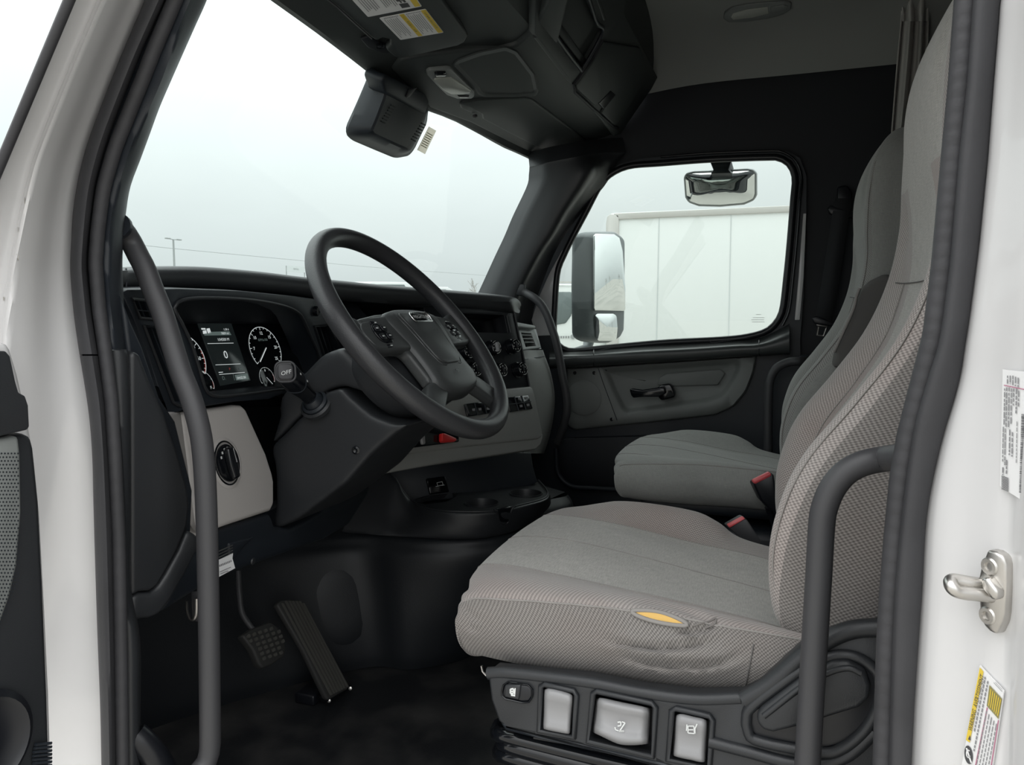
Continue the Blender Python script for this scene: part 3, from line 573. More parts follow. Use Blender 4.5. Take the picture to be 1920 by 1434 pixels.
clh = [(326, 578), (336, 565), (363, 559), (424, 559), (485, 564), (534, 574), (558, 585), (568, 597), (583, 631), (600, 675), (600, 728), (531, 729), (485, 735), (424, 742), (400, 741), (390, 736), (383, 724), (361, 651), (341, 607)]
vh1 = [(252, 564), (300, 568), (312, 598), (264, 593)]; vh2 = [(274, 613), (318, 618), (345, 690), (362, 752), (336, 757), (327, 752)]; vh3 = [(593, 613), (612, 612), (640, 660), (640, 700), (622, 700)]
fo = [(229, 549), (240, 543), (335, 541), (450, 545), (560, 556), (640, 566), (700, 580), (700, 760), (600, 762), (531, 738), (505, 748), (440, 753), (345, 768), (317, 776), (297, 724), (278, 665), (251, 597)]
holed('fascia', FP, FP.pxs(fo), [FP.pxs(h) for h in (clh, vh1, vh2, vh3)], .055, M['dark'], da, chamfer=.0015)
tube('cluster_rim', [FP.at(*a, .001) for a in clh], .0028, M['char'], da, n=8, closed=True, res=90)
for h in (vh1, vh2, vh3): tube('vent_rim', [FP.at(*a, .001) for a in grow(h, 3)], .0024, M['char'], da, n=8, closed=True)
prism('vent_back', [FP.at(*a, -.04) for a in ((240, 555), (325, 560), (375, 770), (325, 770))], -FP.n*.01, M['gloss'], da, bev=0)
prism('vent_back', [FP.at(*a, -.04) for a in ((585, 605), (660, 605), (660, 710), (610, 710))], -FP.n*.01, M['gloss'], da, bev=0)
for k in range(4): prism('vent_slat', [FP.at(258+k*12, 564.5+k, -.012), FP.at(261+k*12, 564.5+k, -.012), FP.at(273+k*12, 594+k*.6, -.012), FP.at(270+k*12, 594+k*.6, -.012)], -FP.n*.02, M['dark'], da, bev=0)
prism('vent_slat', [FP.at(255, 580, -.006), FP.at(308, 585, -.006), FP.at(308, 587, -.006), FP.at(255, 582, -.006)], -FP.n*.01, M['dark'], da, bev=0)
for k in range(4): prism('vent_slat', [FP.at(283+k*10, 615+k, -.012), FP.at(285.6+k*10, 615+k, -.012), FP.at(340+k*7, 755-k*1, -.012), FP.at(337+k*7, 755-k*1, -.012)], -FP.n*.02, M['dark'], da, bev=0)
for k in range(3): prism('vent_slat', [FP.at(599+k*8, 613, -.01), FP.at(601+k*8, 613, -.01), FP.at(630+k*6, 699, -.01), FP.at(627+k*6, 699, -.01)], -FP.n*.02, M['dark'], da, bev=0)
lathe('dimmer_knob', FP.at(590, 583), FP.n, [(.010, 0), (.010, .006), (.008, .008), (.001, .008)], M['gloss'], da, n=20)
# left end cap, lower corner, dark knee panel
cp_ = PL.three(P(246, 668, 'X', .035), P(246, 1120, 'X', .035), P(350, 930, 'X', .115))
slab('end_cap', cp_, [(245, 670), (250, 657), (264, 664), (285, 720), (310, 775), (335, 850), (352, 912), (357, 945), (353, 985), (335, 1030), (310, 1075), (295, 1100), (280, 1109), (262, 1110), (246, 1119)], .05, M['char'], da, bev=.008, seg=3)
slab('side_frame', cp_, [(228, 551), (245, 600), (268, 650), (300, 745), (330, 790), (362, 920), (358, 1010), (300, 1100), (250, 1110), (245, 700)], .03, M['dark'], da, off=-.012, bev=.004)
slab('lower_corner', cp_, [(246, 1122), (263, 1112), (284, 1111), (298, 1102), (313, 1078), (338, 1033), (354, 994), (373, 1004), (374, 1030), (350, 1076), (320, 1128), (300, 1152), (280, 1160), (262, 1161), (246, 1176)], .06, M['char'], da, off=-.001, bev=.008, seg=3)
kp = PL.three(P(372, 1004, 'Y', .79), P(510, 967, 'Y', .82), P(405, 1088, 'Y', .80))
slab('knee_panel', kp, [(352, 990), (372, 1002), (510, 962), (518, 988), (545, 990), (600, 960), (645, 922), (657, 893), (700, 890), (690, 930), (655, 985), (610, 1012), (545, 1035), (470, 1062), (405, 1087), (340, 1128), (300, 1154), (340, 1060)], .10, M['dark'], da, bev=.010, seg=3)
slab('knee_step', kp, [(430, 1018), (478, 1006), (462, 1020), (440, 1050), (432, 1046)], .01, M['dark'], da, off=.004, bev=.003)
lathe('screw', kp.at(474, 1052), kp.n, [(.006, 0), (.005, .002), (.001, .002)], M['char'], da, n=12); lathe('screw', P(668, 940, 'X', .78), V((-1, -.3, .1)), [(.006, 0), (.005, .002), (.001, .002)], M['char'], da, n=12)
# light grey headlight panel with its rotary switch
lp = PL.three(P(315, 780, 'Y', .815), P(452, 760, 'Y', .85), P(508, 955, 'Y', .815))
hl = [(338, 771), (440, 757), (453, 758), (462, 766), (480, 806), (500, 850), (512, 888), (515, 904), (515, 945), (509, 957), (430, 983), (372, 1004), (366, 1001), (360, 940), (352, 870)]
slab('headlight_panel', lp, hl, .05, M['light'], da, bev=.010, seg=4)
prism('panel_side', [lp.at(339, 771, -.004), lp.at(369, 1003, -.004), cp_.at(357, 985, -.012), cp_.at(357, 940, -.02), cp_.at(338, 855, -.02), cp_.at(305, 778, -.02)], V((.02, .05, 0)), M['light'], da, bev=.004)
kc = lp.at(425, 868); kn = lathe('headlight_switch', kc, lp.n, [(.036, -.002), (.036, .001), (.033, .0025), (.0315, -.004), (.0295, -.004), (.0295, .003), (.027, .005), (.001, .005)], M['gloss'], da, n=44)
lathe('switch_dish', kc, lp.n, [(.041, .0004), (.036, .0018), (.034, .0005)], M['light'], da, n=44)
prism('grip', [kc+lp.ex*a+lp.ey*b+lp.n*.015 for a, b in roundpoly([(-.009, .024), (.009, .024), (.011, 0), (.008, -.027), (-.008, -.027), (-.011, 0)], .006)], -lp.n*.012, M['gloss'], kn, bev=.005, seg=3)
f = Flat(); f.line(kc+lp.ex*.002+lp.ey*.021+lp.n*.0155, kc+lp.ex*.003-lp.ey*.002+lp.n*.0157, .0012, lp.n)
for k, a in enumerate((150, 128, 106, 84, 40)):
    c_ = kc+lp.n*.0055+lp.ex*.0225*math.cos(R(a))+lp.ey*.0225*math.sin(R(a)); f.poly([c_+lp.ex*.0022*x+lp.ey*.002*y for x, y in ((-1, -1), (1, -1), (1, 1), (-1, 1))])
f.build('switch_mark', M['print'], kn)
# under the knee panel
tg = PL.three(P(408, 1050, 'Y', .78), P(437, 1035, 'Y', .785), P(425, 1085, 'Y', .775))
pt = thing('paper_tag', tg.at(422, 1080), 'small white printed tag hanging below the knee panel beside the grab handle', 'tag')
mesh('paper', [tg.at(x, y, o) for x, y, o in ((404, 1052, 0), (437, 1037, 0), (436, 1047, .006), (441, 1065, .012), (404, 1085, .012), (404, 1064, .006))], [[0, 1, 2, 5], [5, 2, 3, 4]], M['paper'], pt)
f = Flat(); q = tg.off(.0075)
for k in range(9): f.poly([q.at(408+k*3, 1060-k*1.2), q.at(410+k*3, 1059.2-k*1.2), q.at(410.5+k*3, 1063-k*1.2), q.at(408.5+k*3, 1064-k*1.2)])
q = tg.off(.0125); f.line(q.at(412, 1072), q.at(433, 1063), .001, tg.n).line(q.at(413, 1076), q.at(428, 1070), .001, tg.n); f.build('tag_print', M['ink2'], pt)
for k in range(4): tube('tag_clip', [tg.at(404, 1036+k*6, -.002), tg.at(436, 1022+k*5, -.002)], .0008, M['steel'], pt, n=6)
hk = thing('hood_release', P(360, 1150, 'X', .2), 'small metal pull loop hanging below the dark lower corner of the dashboard', 'release handle')
tube('loop', [P(x, y, 'X', .2) for x, y in ((350, 1126), (351, 1145), (356, 1160), (363, 1162), (368, 1152), (369, 1122))], .0032, M['steel'], hk, n=8, res=24, flat=.6)
box('loop_plate', P(367, 1136, 'X', .205), (.004, .012, .045), M['tube'], hk, bev=.001)

# ------------------------------------------------------------------ instrument cluster
ic = thing('instrument_cluster', P(460, 690, 'Y', .93), 'driver\'s instrument cluster with two dials and a lit screen behind the steering wheel', 'instrument cluster')
CF = PL.three(P(340, 607, 'Y', .955), P(544, 607, 'Y', .955), P(424, 737, 'Y', .918))
slab('hood_liner', PL.three(CF.at(340, 607), CF.at(544, 607), P(430, 559, 'Y', .90)), [(318, 560), (430, 552), (600, 575), (600, 609), (318, 609)], .004, M['dark2'], ic, bev=0)
slab('face', CF, [(315, 603), (620, 603), (640, 760), (360, 760)], .01, M['lens'], ic, bev=0)
def dial(cx, cy, pts, nm, a0, a1, nums, red=None, hand=None, rad=None, ts=6):
    c0 = V((*CF.px(cx, cy), 0)); rr = rad or np.mean([(V((*CF.px(*p), 0))-c0).length for p in pts])
    def q(a, r, o=.0012): return CF.w(c0.x+r*math.cos(R(a)), c0.y+r*math.sin(R(a)), o)
    dn = lathe(nm, CF.w(c0.x, c0.y, .0001), CF.n, [(rr*1.05, 0), (rr*1.05, .0008), (rr*1.0, .0003), (.001, .0003)], M['lens'], ic, n=48)
    f = Flat(); n = 40; wd = rr*.024
    f.path([q(a0+(a1-a0)*k/n, rr) for k in range(n+1)], wd, CF.n)
    for k in range(nums[1]+1):
        a = a0+(a1-a0)*k/nums[1]; f.line(q(a, rr), q(a, rr*(.86 if k % nums[2] == 0 else .92)), wd*.9, CF.n)
    if hand is not None: f.line(q(hand, -rr*.1, .0016), q(hand, rr*.80, .0016), rr*.045, CF.n)
    f.build('scale', M['scr'], dn)
    if red:
        f = Flat(); f.path([q(red[0]+(red[1]-red[0])*k/12, rr*.96) for k in range(13)], wd*1.1, CF.n); f.build('red_zone', M['scrr'], dn)
    for k, s in enumerate(nums[0]):
        if not s: continue
        a = a0+(a1-a0)*k/max(1, len(nums[0])-1); text('numeral', s, q(a, rr*.72), CF.ex, CF.ey, rr*.2*ts/6, M['scr'], dn)
    return c0, rr, q, dn
c0, rr, q, dn = dial(497, 655, [(478, 686), (461, 647), (464, 634), (481, 623), (511, 642), (528, 678)], 'tachometer', 218, -38, (['', '7', '10', '12', '15', '20', '25'], 18, 3), hand=222)
text('dial_caption', 'RPMx100', q(90, rr*.42), CF.ex, CF.ey, rr*.16, M['scrd'], dn)
c1, r1, q1, d1n = dial(345, 675, [(354, 635), (375, 657), (385, 675), (388, 691)], 'speedometer', 215, -35, (['0', '10', '20', '30', '40', '50', '60', '70'], 21, 3), red=(18, -35))
c2, r2, q2, d2n = dial(380, 722, [(380, 701), (397, 713), (404, 726)], 'fuel_gauge', 150, -20, (['E', '', 'F'], 4, 2), red=(10, -20), hand=-60, ts=9)
c3, r3, q3, d3n = dial(500, 709, [(485, 700), (494, 691), (514, 709)], 'pressure_gauge', 205, -25, (['', '8', ''], 6, 2), red=(20, -25), hand=-50, ts=9)
sp = CF.off(.0006); sc = slab('screen', sp, [(371, 606), (434, 606), (470, 713), (414, 723)], .002, M['scrb'], ic, off=.001, bev=.0005)
st = CF.off(.0022)
def sq(f, l): f.poly([st.at(*a) for a in l])
f = Flat(); sq(f, [(377, 615), (385, 615), (386, 618), (378, 618)]); sq(f, [(380, 620), (387, 619), (388, 625), (381, 626)]); sq(f, [(387, 616), (393, 615), (396, 624), (390, 625)])
for a, b in (((389, 644), (438, 643)), ((404, 684), (451, 682)), ((411, 702), (459, 698))): f.line(st.at(*a), st.at(*b), .0009, CF.n)
sq(f, [(410, 697.5), (418, 697), (418, 698.2), (410, 698.8)]); f.build('screen_icons', M['scr'], sc)
f = Flat(); sq(f, [(382, 627), (396, 622), (430, 621), (434, 628), (384, 629)]); sq(f, [(440, 703), (464, 700), (467, 711), (443, 713)]); f.line(st.at(437, 701), st.at(440, 713), .0009, CF.n); f.build('screen_bands', M['scrd'], sc)
ptext('screen_text', '1:38 6', st, 424, 617.5, 4, M['scr'], sc, .0003); ptext('screen_text', '7809 mi', st, 422, 625, 4.5, M['scr'], sc, .0006)
ptext('screen_text', '104500 M', st, 419, 636.5, 5.5, M['scr'], sc, .0003); ptext('screen_number', '0', st, 423.5, 665.5, 15, M['scr'], sc, .0003, sx_=1.05)
ptext('screen_text', 'D.', st, 420, 709, 7, M['scrd'], sc, .0003); ptext('screen_text', '04:02:00', st, 453, 708, 5, M['scr'], sc, .0008); ptext('screen_text', 'P', st, 431, 692, 5, M['scrr'], sc, .0003); ptext('screen_text', 'A/C', st, 452, 691, 4, M['scrd'], sc, .0003)

# ------------------------------------------------------------------ centre stack
S3 = PL.three(P(965, 584, 'X', 1.28), P(993, 724, 'X', 1.27), P(660, 640, 'X', .76))
slot1 = [(664, 566), (795, 577), (800, 598), (690, 594)]; slot2 = [(850, 586), (946, 591), (953, 624), (870, 622)]
so = [(640, 556), (800, 572), (965, 583), (993, 725), (900, 733), (700, 745), (655, 700)]
cs = thing('center_stack', P(880, 700, 'X', 1.1), 'black control panel with round climate knobs right of the steering wheel', 'control panel')
holed('panel', S3, S3.pxs(so), [S3.pxs(slot1), S3.pxs(slot2)], .05, M['satin'], cs, chamfer=.0015)
prism('slot_back', [S3.at(*a, -.045) for a in ((640, 550), (960, 575), (970, 640), (660, 620))], -S3.n*.004, M['gloss'], cs, bev=0)
tube('panel_edge', [S3.at(964, 585, .001), S3.at(978, 650, .001), S3.at(993, 724, .001)], .0022, M['char'], cs, n=8)
tube('slot_trim', [S3.at(950, 592, .0), S3.at(957, 623, .0)], .0012, M['tube'], cs, n=6); tube('slot_trim', [S3.at(946.5, 592, -.004), S3.at(952, 622, -.004)], .0012, M['char'], cs, n=6)
f = Flat(); f.path([S3.at(955+3*math.cos(a), 590+2.4*math.sin(a), .0006) for a in np.linspace(0, 6, 8)], .0008, S3.n); f.path([S3.at(961+1.5*math.cos(a), 590+1.5*math.sin(a), .0006) for a in np.linspace(0, 6, 6)], .0006, S3.n); f.build('panel_icon', M['ink2'], cs)
for i, (x, y) in enumerate(((871, 661), (922, 653), (959.5, 650), (885, 694), (934, 695), (972, 693))):
    c_ = S3.at(x-3, y+1); nn = S3.n
    k = lathe('climate_knob', c_, nn, [(.0215, 0), (.0215, .003), (.018, .005), (.0175, .020), (.0165, .0225), (.0155, .0225), (.0145, .0215), (.001, .0215)], M['gloss'], cs, n=32)
    f = Flat(); rg = [c_+nn*.0232+S3.ex*.0158*math.cos(a)+S3.ey*.0158*math.sin(a) for a in np.linspace(0, 2*math.pi, 33)]
    for a, b in ((0, 6), (8, 13), (15, 20), (23, 31)): f.path(rg[a:b], .0011, nn)
    for a in np.linspace(.4, 5.2, 6):
        p = c_+nn*.0222+S3.ex*.0100*math.cos(a)+S3.ey*.0100*math.sin(a); f.poly([p+S3.ex*.0014*u+S3.ey*.0013*v_ for u, v_ in ((-1, -1), (1, -1), (1, 1), (-1, 1))])
    f.build('knob_marks', M['print'], k)
    if i == 1: plate('grip', PL(c_, nn), roundpoly([(-.004, -.012), (.004, -.012), (.004, .012), (-.004, .012)], .002), .008, M['silver'], k, off=.0215)
    else: plate('grip', PL(c_, nn), roundpoly([(-.003, -.008), (.003, -.008), (.003, .008), (-.003, .008)], .002), .006, M['gloss'], k, off=.0215)
# grey switch shelf below it
S4 = PL.three(P(994, 724, 'X', 1.262), P(1018, 816, 'X', 1.262), P(700, 800, 'Y', .765))
shp = thing('switch_panel', P(850, 800, 'Y', .72), 'grey switch panel under the black climate controls, with a red button', 'switch panel')
slab('panel', S4, [(994, 724), (999, 726), (1003, 740), (1017, 807), (1018, 818), (1010, 823), (840, 842), (750, 854), (700, 870), (700, 780), (850, 737)], .03, M['stack'], shp, bev=.006, seg=3)
S5 = PL.three(S4.at(1017, 822), S4.at(700, 868), P(840, 866, 'X', .99))
slab('lower_lip', S4, [(1018, 812), (1018, 822), (1014, 834), (1005, 842), (911, 856), (840, 866), (760, 880), (705, 891), (660, 904), (653, 900), (684, 880), (735, 846), (770, 846), (840, 837), (1000, 818)], .05, M['stack'], shp, off=-.004, bev=.008, seg=3)
tube('lip_crease', [S4.at(*a, -.003) for a in ((722, 886), (733, 868), (748, 857))], .002, M['stack'], shp, n=6)
def bank(nm, l, n, icons, m='gloss'):
    b = slab(nm, S4, l, .02, M['gloss'], shp, off=.005, bev=.003); q = S4.off(.0058)
    for k in range(1, n):
        t = k/n; a = (l[0][0]*(1-t)+l[1][0]*t, l[0][1]*(1-t)+l[1][1]*t); c_ = (l[3][0]*(1-t)+l[2][0]*t, l[3][1]*(1-t)+l[2][1]*t)
        slab('rocker_gap', S4, [a, (a[0]+1.4, a[1]), (c_[0]+1.4, c_[1]), c_], .004, M['dark'], b, off=.0065, bev=0)
    f = Flat()
    for x, y in icons: f.poly([q.at(x-3, y-2), q.at(x+2.5, y-2.6), q.at(x+3, y+2), q.at(x-2, y+2.4)])
    f.build('switch_icons', M['ink2'], b); return b
b1 = bank('switch_bank', [(951, 745), (991, 740), (1000, 766), (958, 772)], 3, [(974, 747), (987, 746), (977, 761), (990, 759)])
slab('switch_split', S4, [(954, 757), (996, 752), (996.5, 753.5), (954.5, 758.5)], .004, M['dark'], b1, off=.007, bev=0)
b2 = bank('switch_bank', [(872, 757), (924, 750), (930, 773), (878, 781)], 3, [(888, 768), (900, 767), (915, 766)])
tube('bank_edge', [S4.at(873, 757, .006), S4.at(879, 775, .006)], .0014, M['tube'], b2, n=6)
b3 = bank('switch_bank', [(750, 812), (768, 799), (800, 795), (860, 800), (862, 828), (760, 841)], 2, [(771, 809), (807, 803)])
slab('silver_lever', S4, [(786, 801), (798, 801), (798, 818), (799, 832), (793, 833), (789, 816)], .008, M['silver'], b3, off=.014, bev=.003)
slab('red_button', S4, [(830, 812), (835, 812), (856, 821), (857, 825), (853, 828), (833, 829), (830, 826)], .012, M['red'], b3, off=.018, bev=.004, seg=3)
# passenger end of the dashboard
pe = thing('dash_end', (1.5, .85, .6), 'grey curved passenger end of the dashboard with a small slatted air vent', 'dash end')
V1 = PL.three(P(972, 616, 'X', 1.52), P(1000, 617, 'X', 1.66), P(1013, 651, 'X', 1.66))
slab('ledge', V1, [(966, 602), (1002, 609), (1006, 612), (1004, 616), (968, 613)], .08, M['vent'], pe, off=.016, bev=.005)
vs_ = [(977, 623), (996, 625), (1005, 648), (986, 650)]
holed('vent_frame', V1, V1.pxs([(960, 615), (1001, 617), (1015, 652), (982, 656), (965, 656)]), [V1.pxs(vs_)], .03, M['vent'], pe, chamfer=.002)
prism('vent_back', [V1.at(*a, -.028) for a in ((960, 615), (1005, 617), (1015, 654), (965, 656))], -V1.n*.004, M['gloss'], pe, bev=0)
for k in range(1, 4): slab('vent_slat', V1, [(974+k*3, 620+k*6.8), (997+k*2.2, 621+k*6.6), (998+k*2.2, 622.4+k*6.6), (975+k*3, 621.6+k*6.8)], .014, M['vent'], pe, off=-.001, bev=.0005)
rows = []
for y, xl, xm, xr in ((656, 978, 1004, 1018), (668, 980, 1008, 1022), (676, 982, 1011, 1025), (700, 984, 1016, 1033), (740, 990, 1022, 1040), (780, 996, 1022, 1038), (820, 1000, 1018, 1030), (850, 1000, 1012, 1020)):
    t = (y-656)/194
    rows.append([P(xl-18, y, 'X', 1.45), P(xl, y, 'X', 1.50), P((xl+xm)/2, y, 'X', 1.55), P(xm, y, 'X', 1.63), P((xm+xr)/2, y, 'X', 1.70), P(xr, y, 'X', 1.79)])
loft('curved_panel', rows, M['stack'], pe, dense=(24, 30))
tube('panel_joint', [P(x, y, 'X', X) for x, y, X in ((984, 674, 1.502), (1000, 671, 1.58), (1012, 669, 1.63), (1020, 668, 1.70))], .0018, M['dark'], pe, n=6)
box('dash_body', (1.62, 1.08, .72), (.62, .36, .36), M['dark'], pe, bev=.02)

# ------------------------------------------------------------------ steering column, stalk, wheel
SC = V((.547, .617, .834)); tilt = R(39.7); sn = V((0, -math.cos(tilt), math.sin(tilt))); sX = V((1, 0, 0)); sY = sn.cross(sX)
def sw_(x, y, o=0): return SC+sX*x+sY*y+sn*o
stc = thing('steering_column', SC-sn*.3, 'dark steering column shroud between the grey headlight panel and the steering wheel', 'steering column')
def sect(t, cx, cy, hw, hu, hd, r, n=6): return [SC-sn*t+sX*(cx+a)+sY*(cy+b) for a, b in rrect(2*hw, hu+hd, r, n, 0, (hu-hd)/2)]
loft('wheel_hub_cover', [sect(t, 0, cy, a, b, c, min(a, (b+c)/2)*.98) for t, cy, a, b, c in ((.020, -.03, .085, .055, .08), (.028, -.03, .108, .07, .098), (.05, -.028, .112, .078, .103), (.085, -.024, .105, .078, .10), (.10, -.022, .098, .074, .095))], M['char'], stc, cu_=True, capa=True, capb=True, dense=(64, 30))
def soft(o, vox, it):                                    # roll the edges of a moulded solid
    m = o.modifiers.new('remesh', 'REMESH'); m.mode = 'VOXEL'; m.voxel_size = vox; m.use_smooth_shade = True
    m = o.modifiers.new('smooth', 'SMOOTH'); m.factor = .5; m.iterations = it
    return o
def pillow(nm, l, X0, X1, m, parent, it=14): return soft(prism(nm, [P(x, y, 'X', X0) for x, y in l], V((X1-X0, 0, 0)), M[m], parent, bev=0), .005, it)
pillow('upper_shroud', [(503, 838), (522, 778), (519, 766), (524, 742), (560, 706), (603, 663), (640, 650), (690, 700), (690, 740), (640, 724), (609, 733)], .448, .645, 'char', stc, 22)
pillow('lower_shroud', [(505, 838), (610, 734), (640, 726), (660, 748), (700, 781), (745, 797), (772, 792), (735, 818), (693, 854), (650, 905), (560, 973), (518, 993), (509, 986), (515, 945), (515, 890)], .446, .648, 'char', stc, 22)
lathe('key_lock', P(668, 843, 'X', .447), V((-1, -.25, -.1)), [(.007, 0), (.007, .004), (.004, .005), (.001, .003)], M['gloss'], stc, n=16)
sk = thing('shift_stalk', P(590, 752, 'X', .46), 'black multifunction stalk with a grey end button left of the steering wheel', 'stalk')
b0 = P(587, 751, 'X', .438); b1_ = P(535, 697, 'X', .37); ax_ = (b1_-b0).normalized()
lathe('boot', b0-ax_*.012, ax_, [(.024, 0), (.023, .008), (.019, .011), (.0175, .007), (.016, .014), (.012, .020)], M['dark'], sk, n=32)
lathe('boot_ring', b0-ax_*.012, ax_, [(.029, -.004), (.029, .003), (.025, .006), (.024, .002)], M['char'], sk, n=32)
hx = (sX*.3+V((0, -.6, -.5))); 
hp = PL(b1_, (V((-.72, -.62, .20)))); 
def hs_(t, k, r): c_ = b0*(1-t)+b1_*t; u = hp.ex*(t)+V((0, 1, 0)).cross(ax_).normalized()*0; return [c_+(hp.ex*a+hp.ey*b) for a, b in rrect(k, k*1.02, r*k, 5)]
loft('stalk_body', [hs_(t, k, r) for t, k, r in ((.05, .024, .49), (.3, .026, .48), (.5, .031, .46), (.62, .034, .42), (.8, .0355, .38), (.94, .0345, .34), (1.0, .032, .33))], M['gloss'], sk, cu_=True, capa=True, capb=True, dense=(48, 24))
tube('end_bezel', [hp.w(a, b, .000) for a, b in rrect(.031, .032, .010, 6)], .0018, M['tube'], sk, n=8, closed=True)
eb = plate('end_button', hp, rrect(.0245, .0255, .0075, 6), .004, M['tube'], sk, bev=.002, off=-.001)
text('button_text', 'OFF', hp.w(.001, -.002, .0045), hp.ex+hp.ey*.22, hp.ey, .0095, M['print'], eb)
tube('stalk_collar', [V(p) for p in hs_(.66, .0350, .42)], .0012, M['dark'], sk, n=6, closed=True)
f = Flat(); 
for t in (.62, .86):
    c_ = b0*(1-t)+b1_*t+hp.ex*.0178+hp.ey*.003-ax_*0; f.poly([c_+ax_*a+hp.ey*b for a, b in ((-.002, -.0015), (.002, -.0015), (.002, .0015), (-.002, .0015))])
f.build('stalk_mark', M['print'], sk)

wh = thing('steering_wheel', SC, 'large black four-spoke steering wheel with a domed hub and a silver badge', 'steering wheel')
RW, rw = .2135, .0166
rows = []
for k in range(120):
    a = 2*math.pi*k/120; e_ = sX*math.cos(a)+sY*math.sin(a); gx = abs(math.cos(a)); gy = math.sin(a)
    gr = 1+.10*math.exp(-((gy-.18)/.16)**2)+.06*math.exp(-((gy+.75)/.15)**2)
    rows.append([SC+e_*(RW+rw*gr*math.cos(t))+sn*(rw*1.06*math.sin(t)) for t in np.linspace(0, 2*math.pi, 25)[:-1]])
loft('rim', rows, M['wheel'], wh, cu_=True, cv=True)
def spoke(pts, o0, o1, m='hub'): return prism('spoke', [sw_(x, y, o) for x, y, o in pts], -sn*.022, M[m], wh, bev=.007, seg=3)
for s in (-1, 1):
    q = [(.075, .028, .012), (.12, .026, .010), (.165, .026, .004), (.205, .045, .004), (.208, -.03, .004), (.17, -.040, .004), (.12, -.043, .010), (.075, -.045, .012)]
    spoke([(s*x, y, o) for x, y, o in (q if s > 0 else q[::-1])], 0, 0)
    q = [(.062, -.105, .008), (.10, -.112, .006), (.135, -.140, .003), (.155, -.150, .0), (.118, -.182, .0), (.085, -.155, .004), (.05, -.133, .008)]
    spoke([(s*x, y, o) for x, y, o in (q if s > 0 else q[::-1])], 0, 0)
    q = [(.058, -.04, .010), (.075, -.045, .008), (.088, -.108, .004), (.066, -.118, .006)]
    prism('side_wing', [sw_(s*x, y, o) for x, y, o in (q if s > 0 else q[::-1])], -sn*.02, M['hub'], wh, bev=.006, seg=3)
prism('hub_body', [sw_(x, y, .006) for x, y in roundpoly([(-.172, .024), (-.10, .034), (0, .038), (.10, .034), (.172, .024), (.158, -.036), (.09, -.044), (.085, -.115), (-.085, -.115), (-.09, -.044), (-.158, -.036)], .012)], -sn*.022, M['hub'], wh, bev=.007, seg=3)
# airbag cover: domed loft
rows = []
cov = [(.0, .040), (.05, .038), (.085, .030), (.098, .020), (.092, -.010), (.080, -.050), (.078, -.085), (.080, -.115), (.062, -.132), (.03, -.139), (0, -.141)]
full = [(x, y) for x, y in cov]+[(-x, y) for x, y in cov[-2:0:-1]]
full = [tuple(v)[:2] for v in crom([V((x, y, 0)) for x, y in full], 64, True)]
for k, o in ((1.03, -.012), (1.02, .002), (.985, .010), (.93, .0145), (.8, .0175), (.6, .0195), (.35, .021), (.05, .0215)):
    rows.append([sw_(x*k, -.05+(y+.05)*k, o) for x, y in full])
ab = loft('airbag_cover', rows, M['hub'], wh, cu_=True, capb=True, ang=50)
tr = bvh(ab)
def onhub(x, y, o=.0006):
    h = tr.ray_cast(sw_(x, y, .2), -sn); return (h[0] if h[0] else sw_(x, y, .02))+sn*o
for s in (-1, 1):
    tube('cover_crease', [onhub(s*x, y, -.0006) for x, y in ((.066, .026), (.063, .0), (.054, -.04), (.046, -.075), (.038, -.088), (.026, -.090))], .0018, M['hub'], wh, n=6, res=24)
prism('centre_dome', [onhub(x, y, .003) for x, y in roundpoly([(-.058, .026), (.058, .026), (.042, -.078), (.026, -.088), (-.026, -.088), (-.042, -.078)], .012)], -sn*.008, M['hub'], wh, bev=.0025, seg=3)
bc = onhub(0, .010, .0035); bq = PL(bc, sn); bq.ex = sX; bq.ey = sY; bq.n = sn
bd = plate('badge', bq, rrect(.070, .019, .0085, 6), .003, M['gloss'], wh, bev=.001)
tube('badge_ring', [bq.w(a, b, .003) for a, b in rrect(.071, .020, .009, 6)], .0016, M['chrome'], bd, n=8, closed=True)
text('badge_text', 'FREIGHTLINER', bq.w(0, 0, .0034), sX, sY, .0095, M['print'], bd, sx_=.92)
text('airbag_text', 'SRS', onhub(-.004, -.106, .0020), sX, sY, .0115, M['gloss'], wh)
f = Flat(); c_ = onhub(.024, -.018, .0038)
for dx in (-.006, .004): f.poly([c_+sX*(dx+a)+sY*b for a, b in ((-.003, .002), (.003, .002), (0, -.003))])
f.build('cover_mark', M['ink'], wh)
for s in (-1, 1):
    pp = PL(sw_(s*.134, -.006, .0058), sn); pp.ex = sX; pp.ey = sY; pp.n = sn
    bp_ = plate('button_pod', pp, roundpoly([(s*-.042, .027), (s*.036, .022), (s*.050, .004), (s*.040, -.030), (s*-.034, -.034)][::s], .010), .005, M['hub'], wh, bev=.003, off=-.004)
    plate('thumb_pad', pp, rrect(.048, .040, .018, 6, s*-.002, -.003), .003, M['gloss'], bp_, bev=.0012, off=.001)
    for dx, dy in ((-.012, .006), (.010, .006), (-.012, -.010), (.010, -.010)): plate('button', pp, rrect(.016, .011, .004, 4, s*-.002+dx, dy-.001), .002, M['satin'], bp_, bev=.0008, off=.004)
    for dy in (.020, -.027): plate('button', pp, rrect(.030, .007, .003, 4, s*-.002, dy-.001), .002, M['satin'], bp_, bev=.0008, off=.001)
    f = Flat()
    for dx, dy in ((-.014, .006), (.010, .007), (-.012, -.010), (.010, -.009), (0, .0195), (-.002, -.027)):
        f.poly([pp.w(s*-.002+dx+a, dy-.001+b, .0064 if abs(dy) < .015 else .0034) for a, b in ((-.0035, -.0009), (.0035, -.0009), (.0035, .0009), (-.0035, .0009))])
    f.build('button_marks', M['print'], bp_)

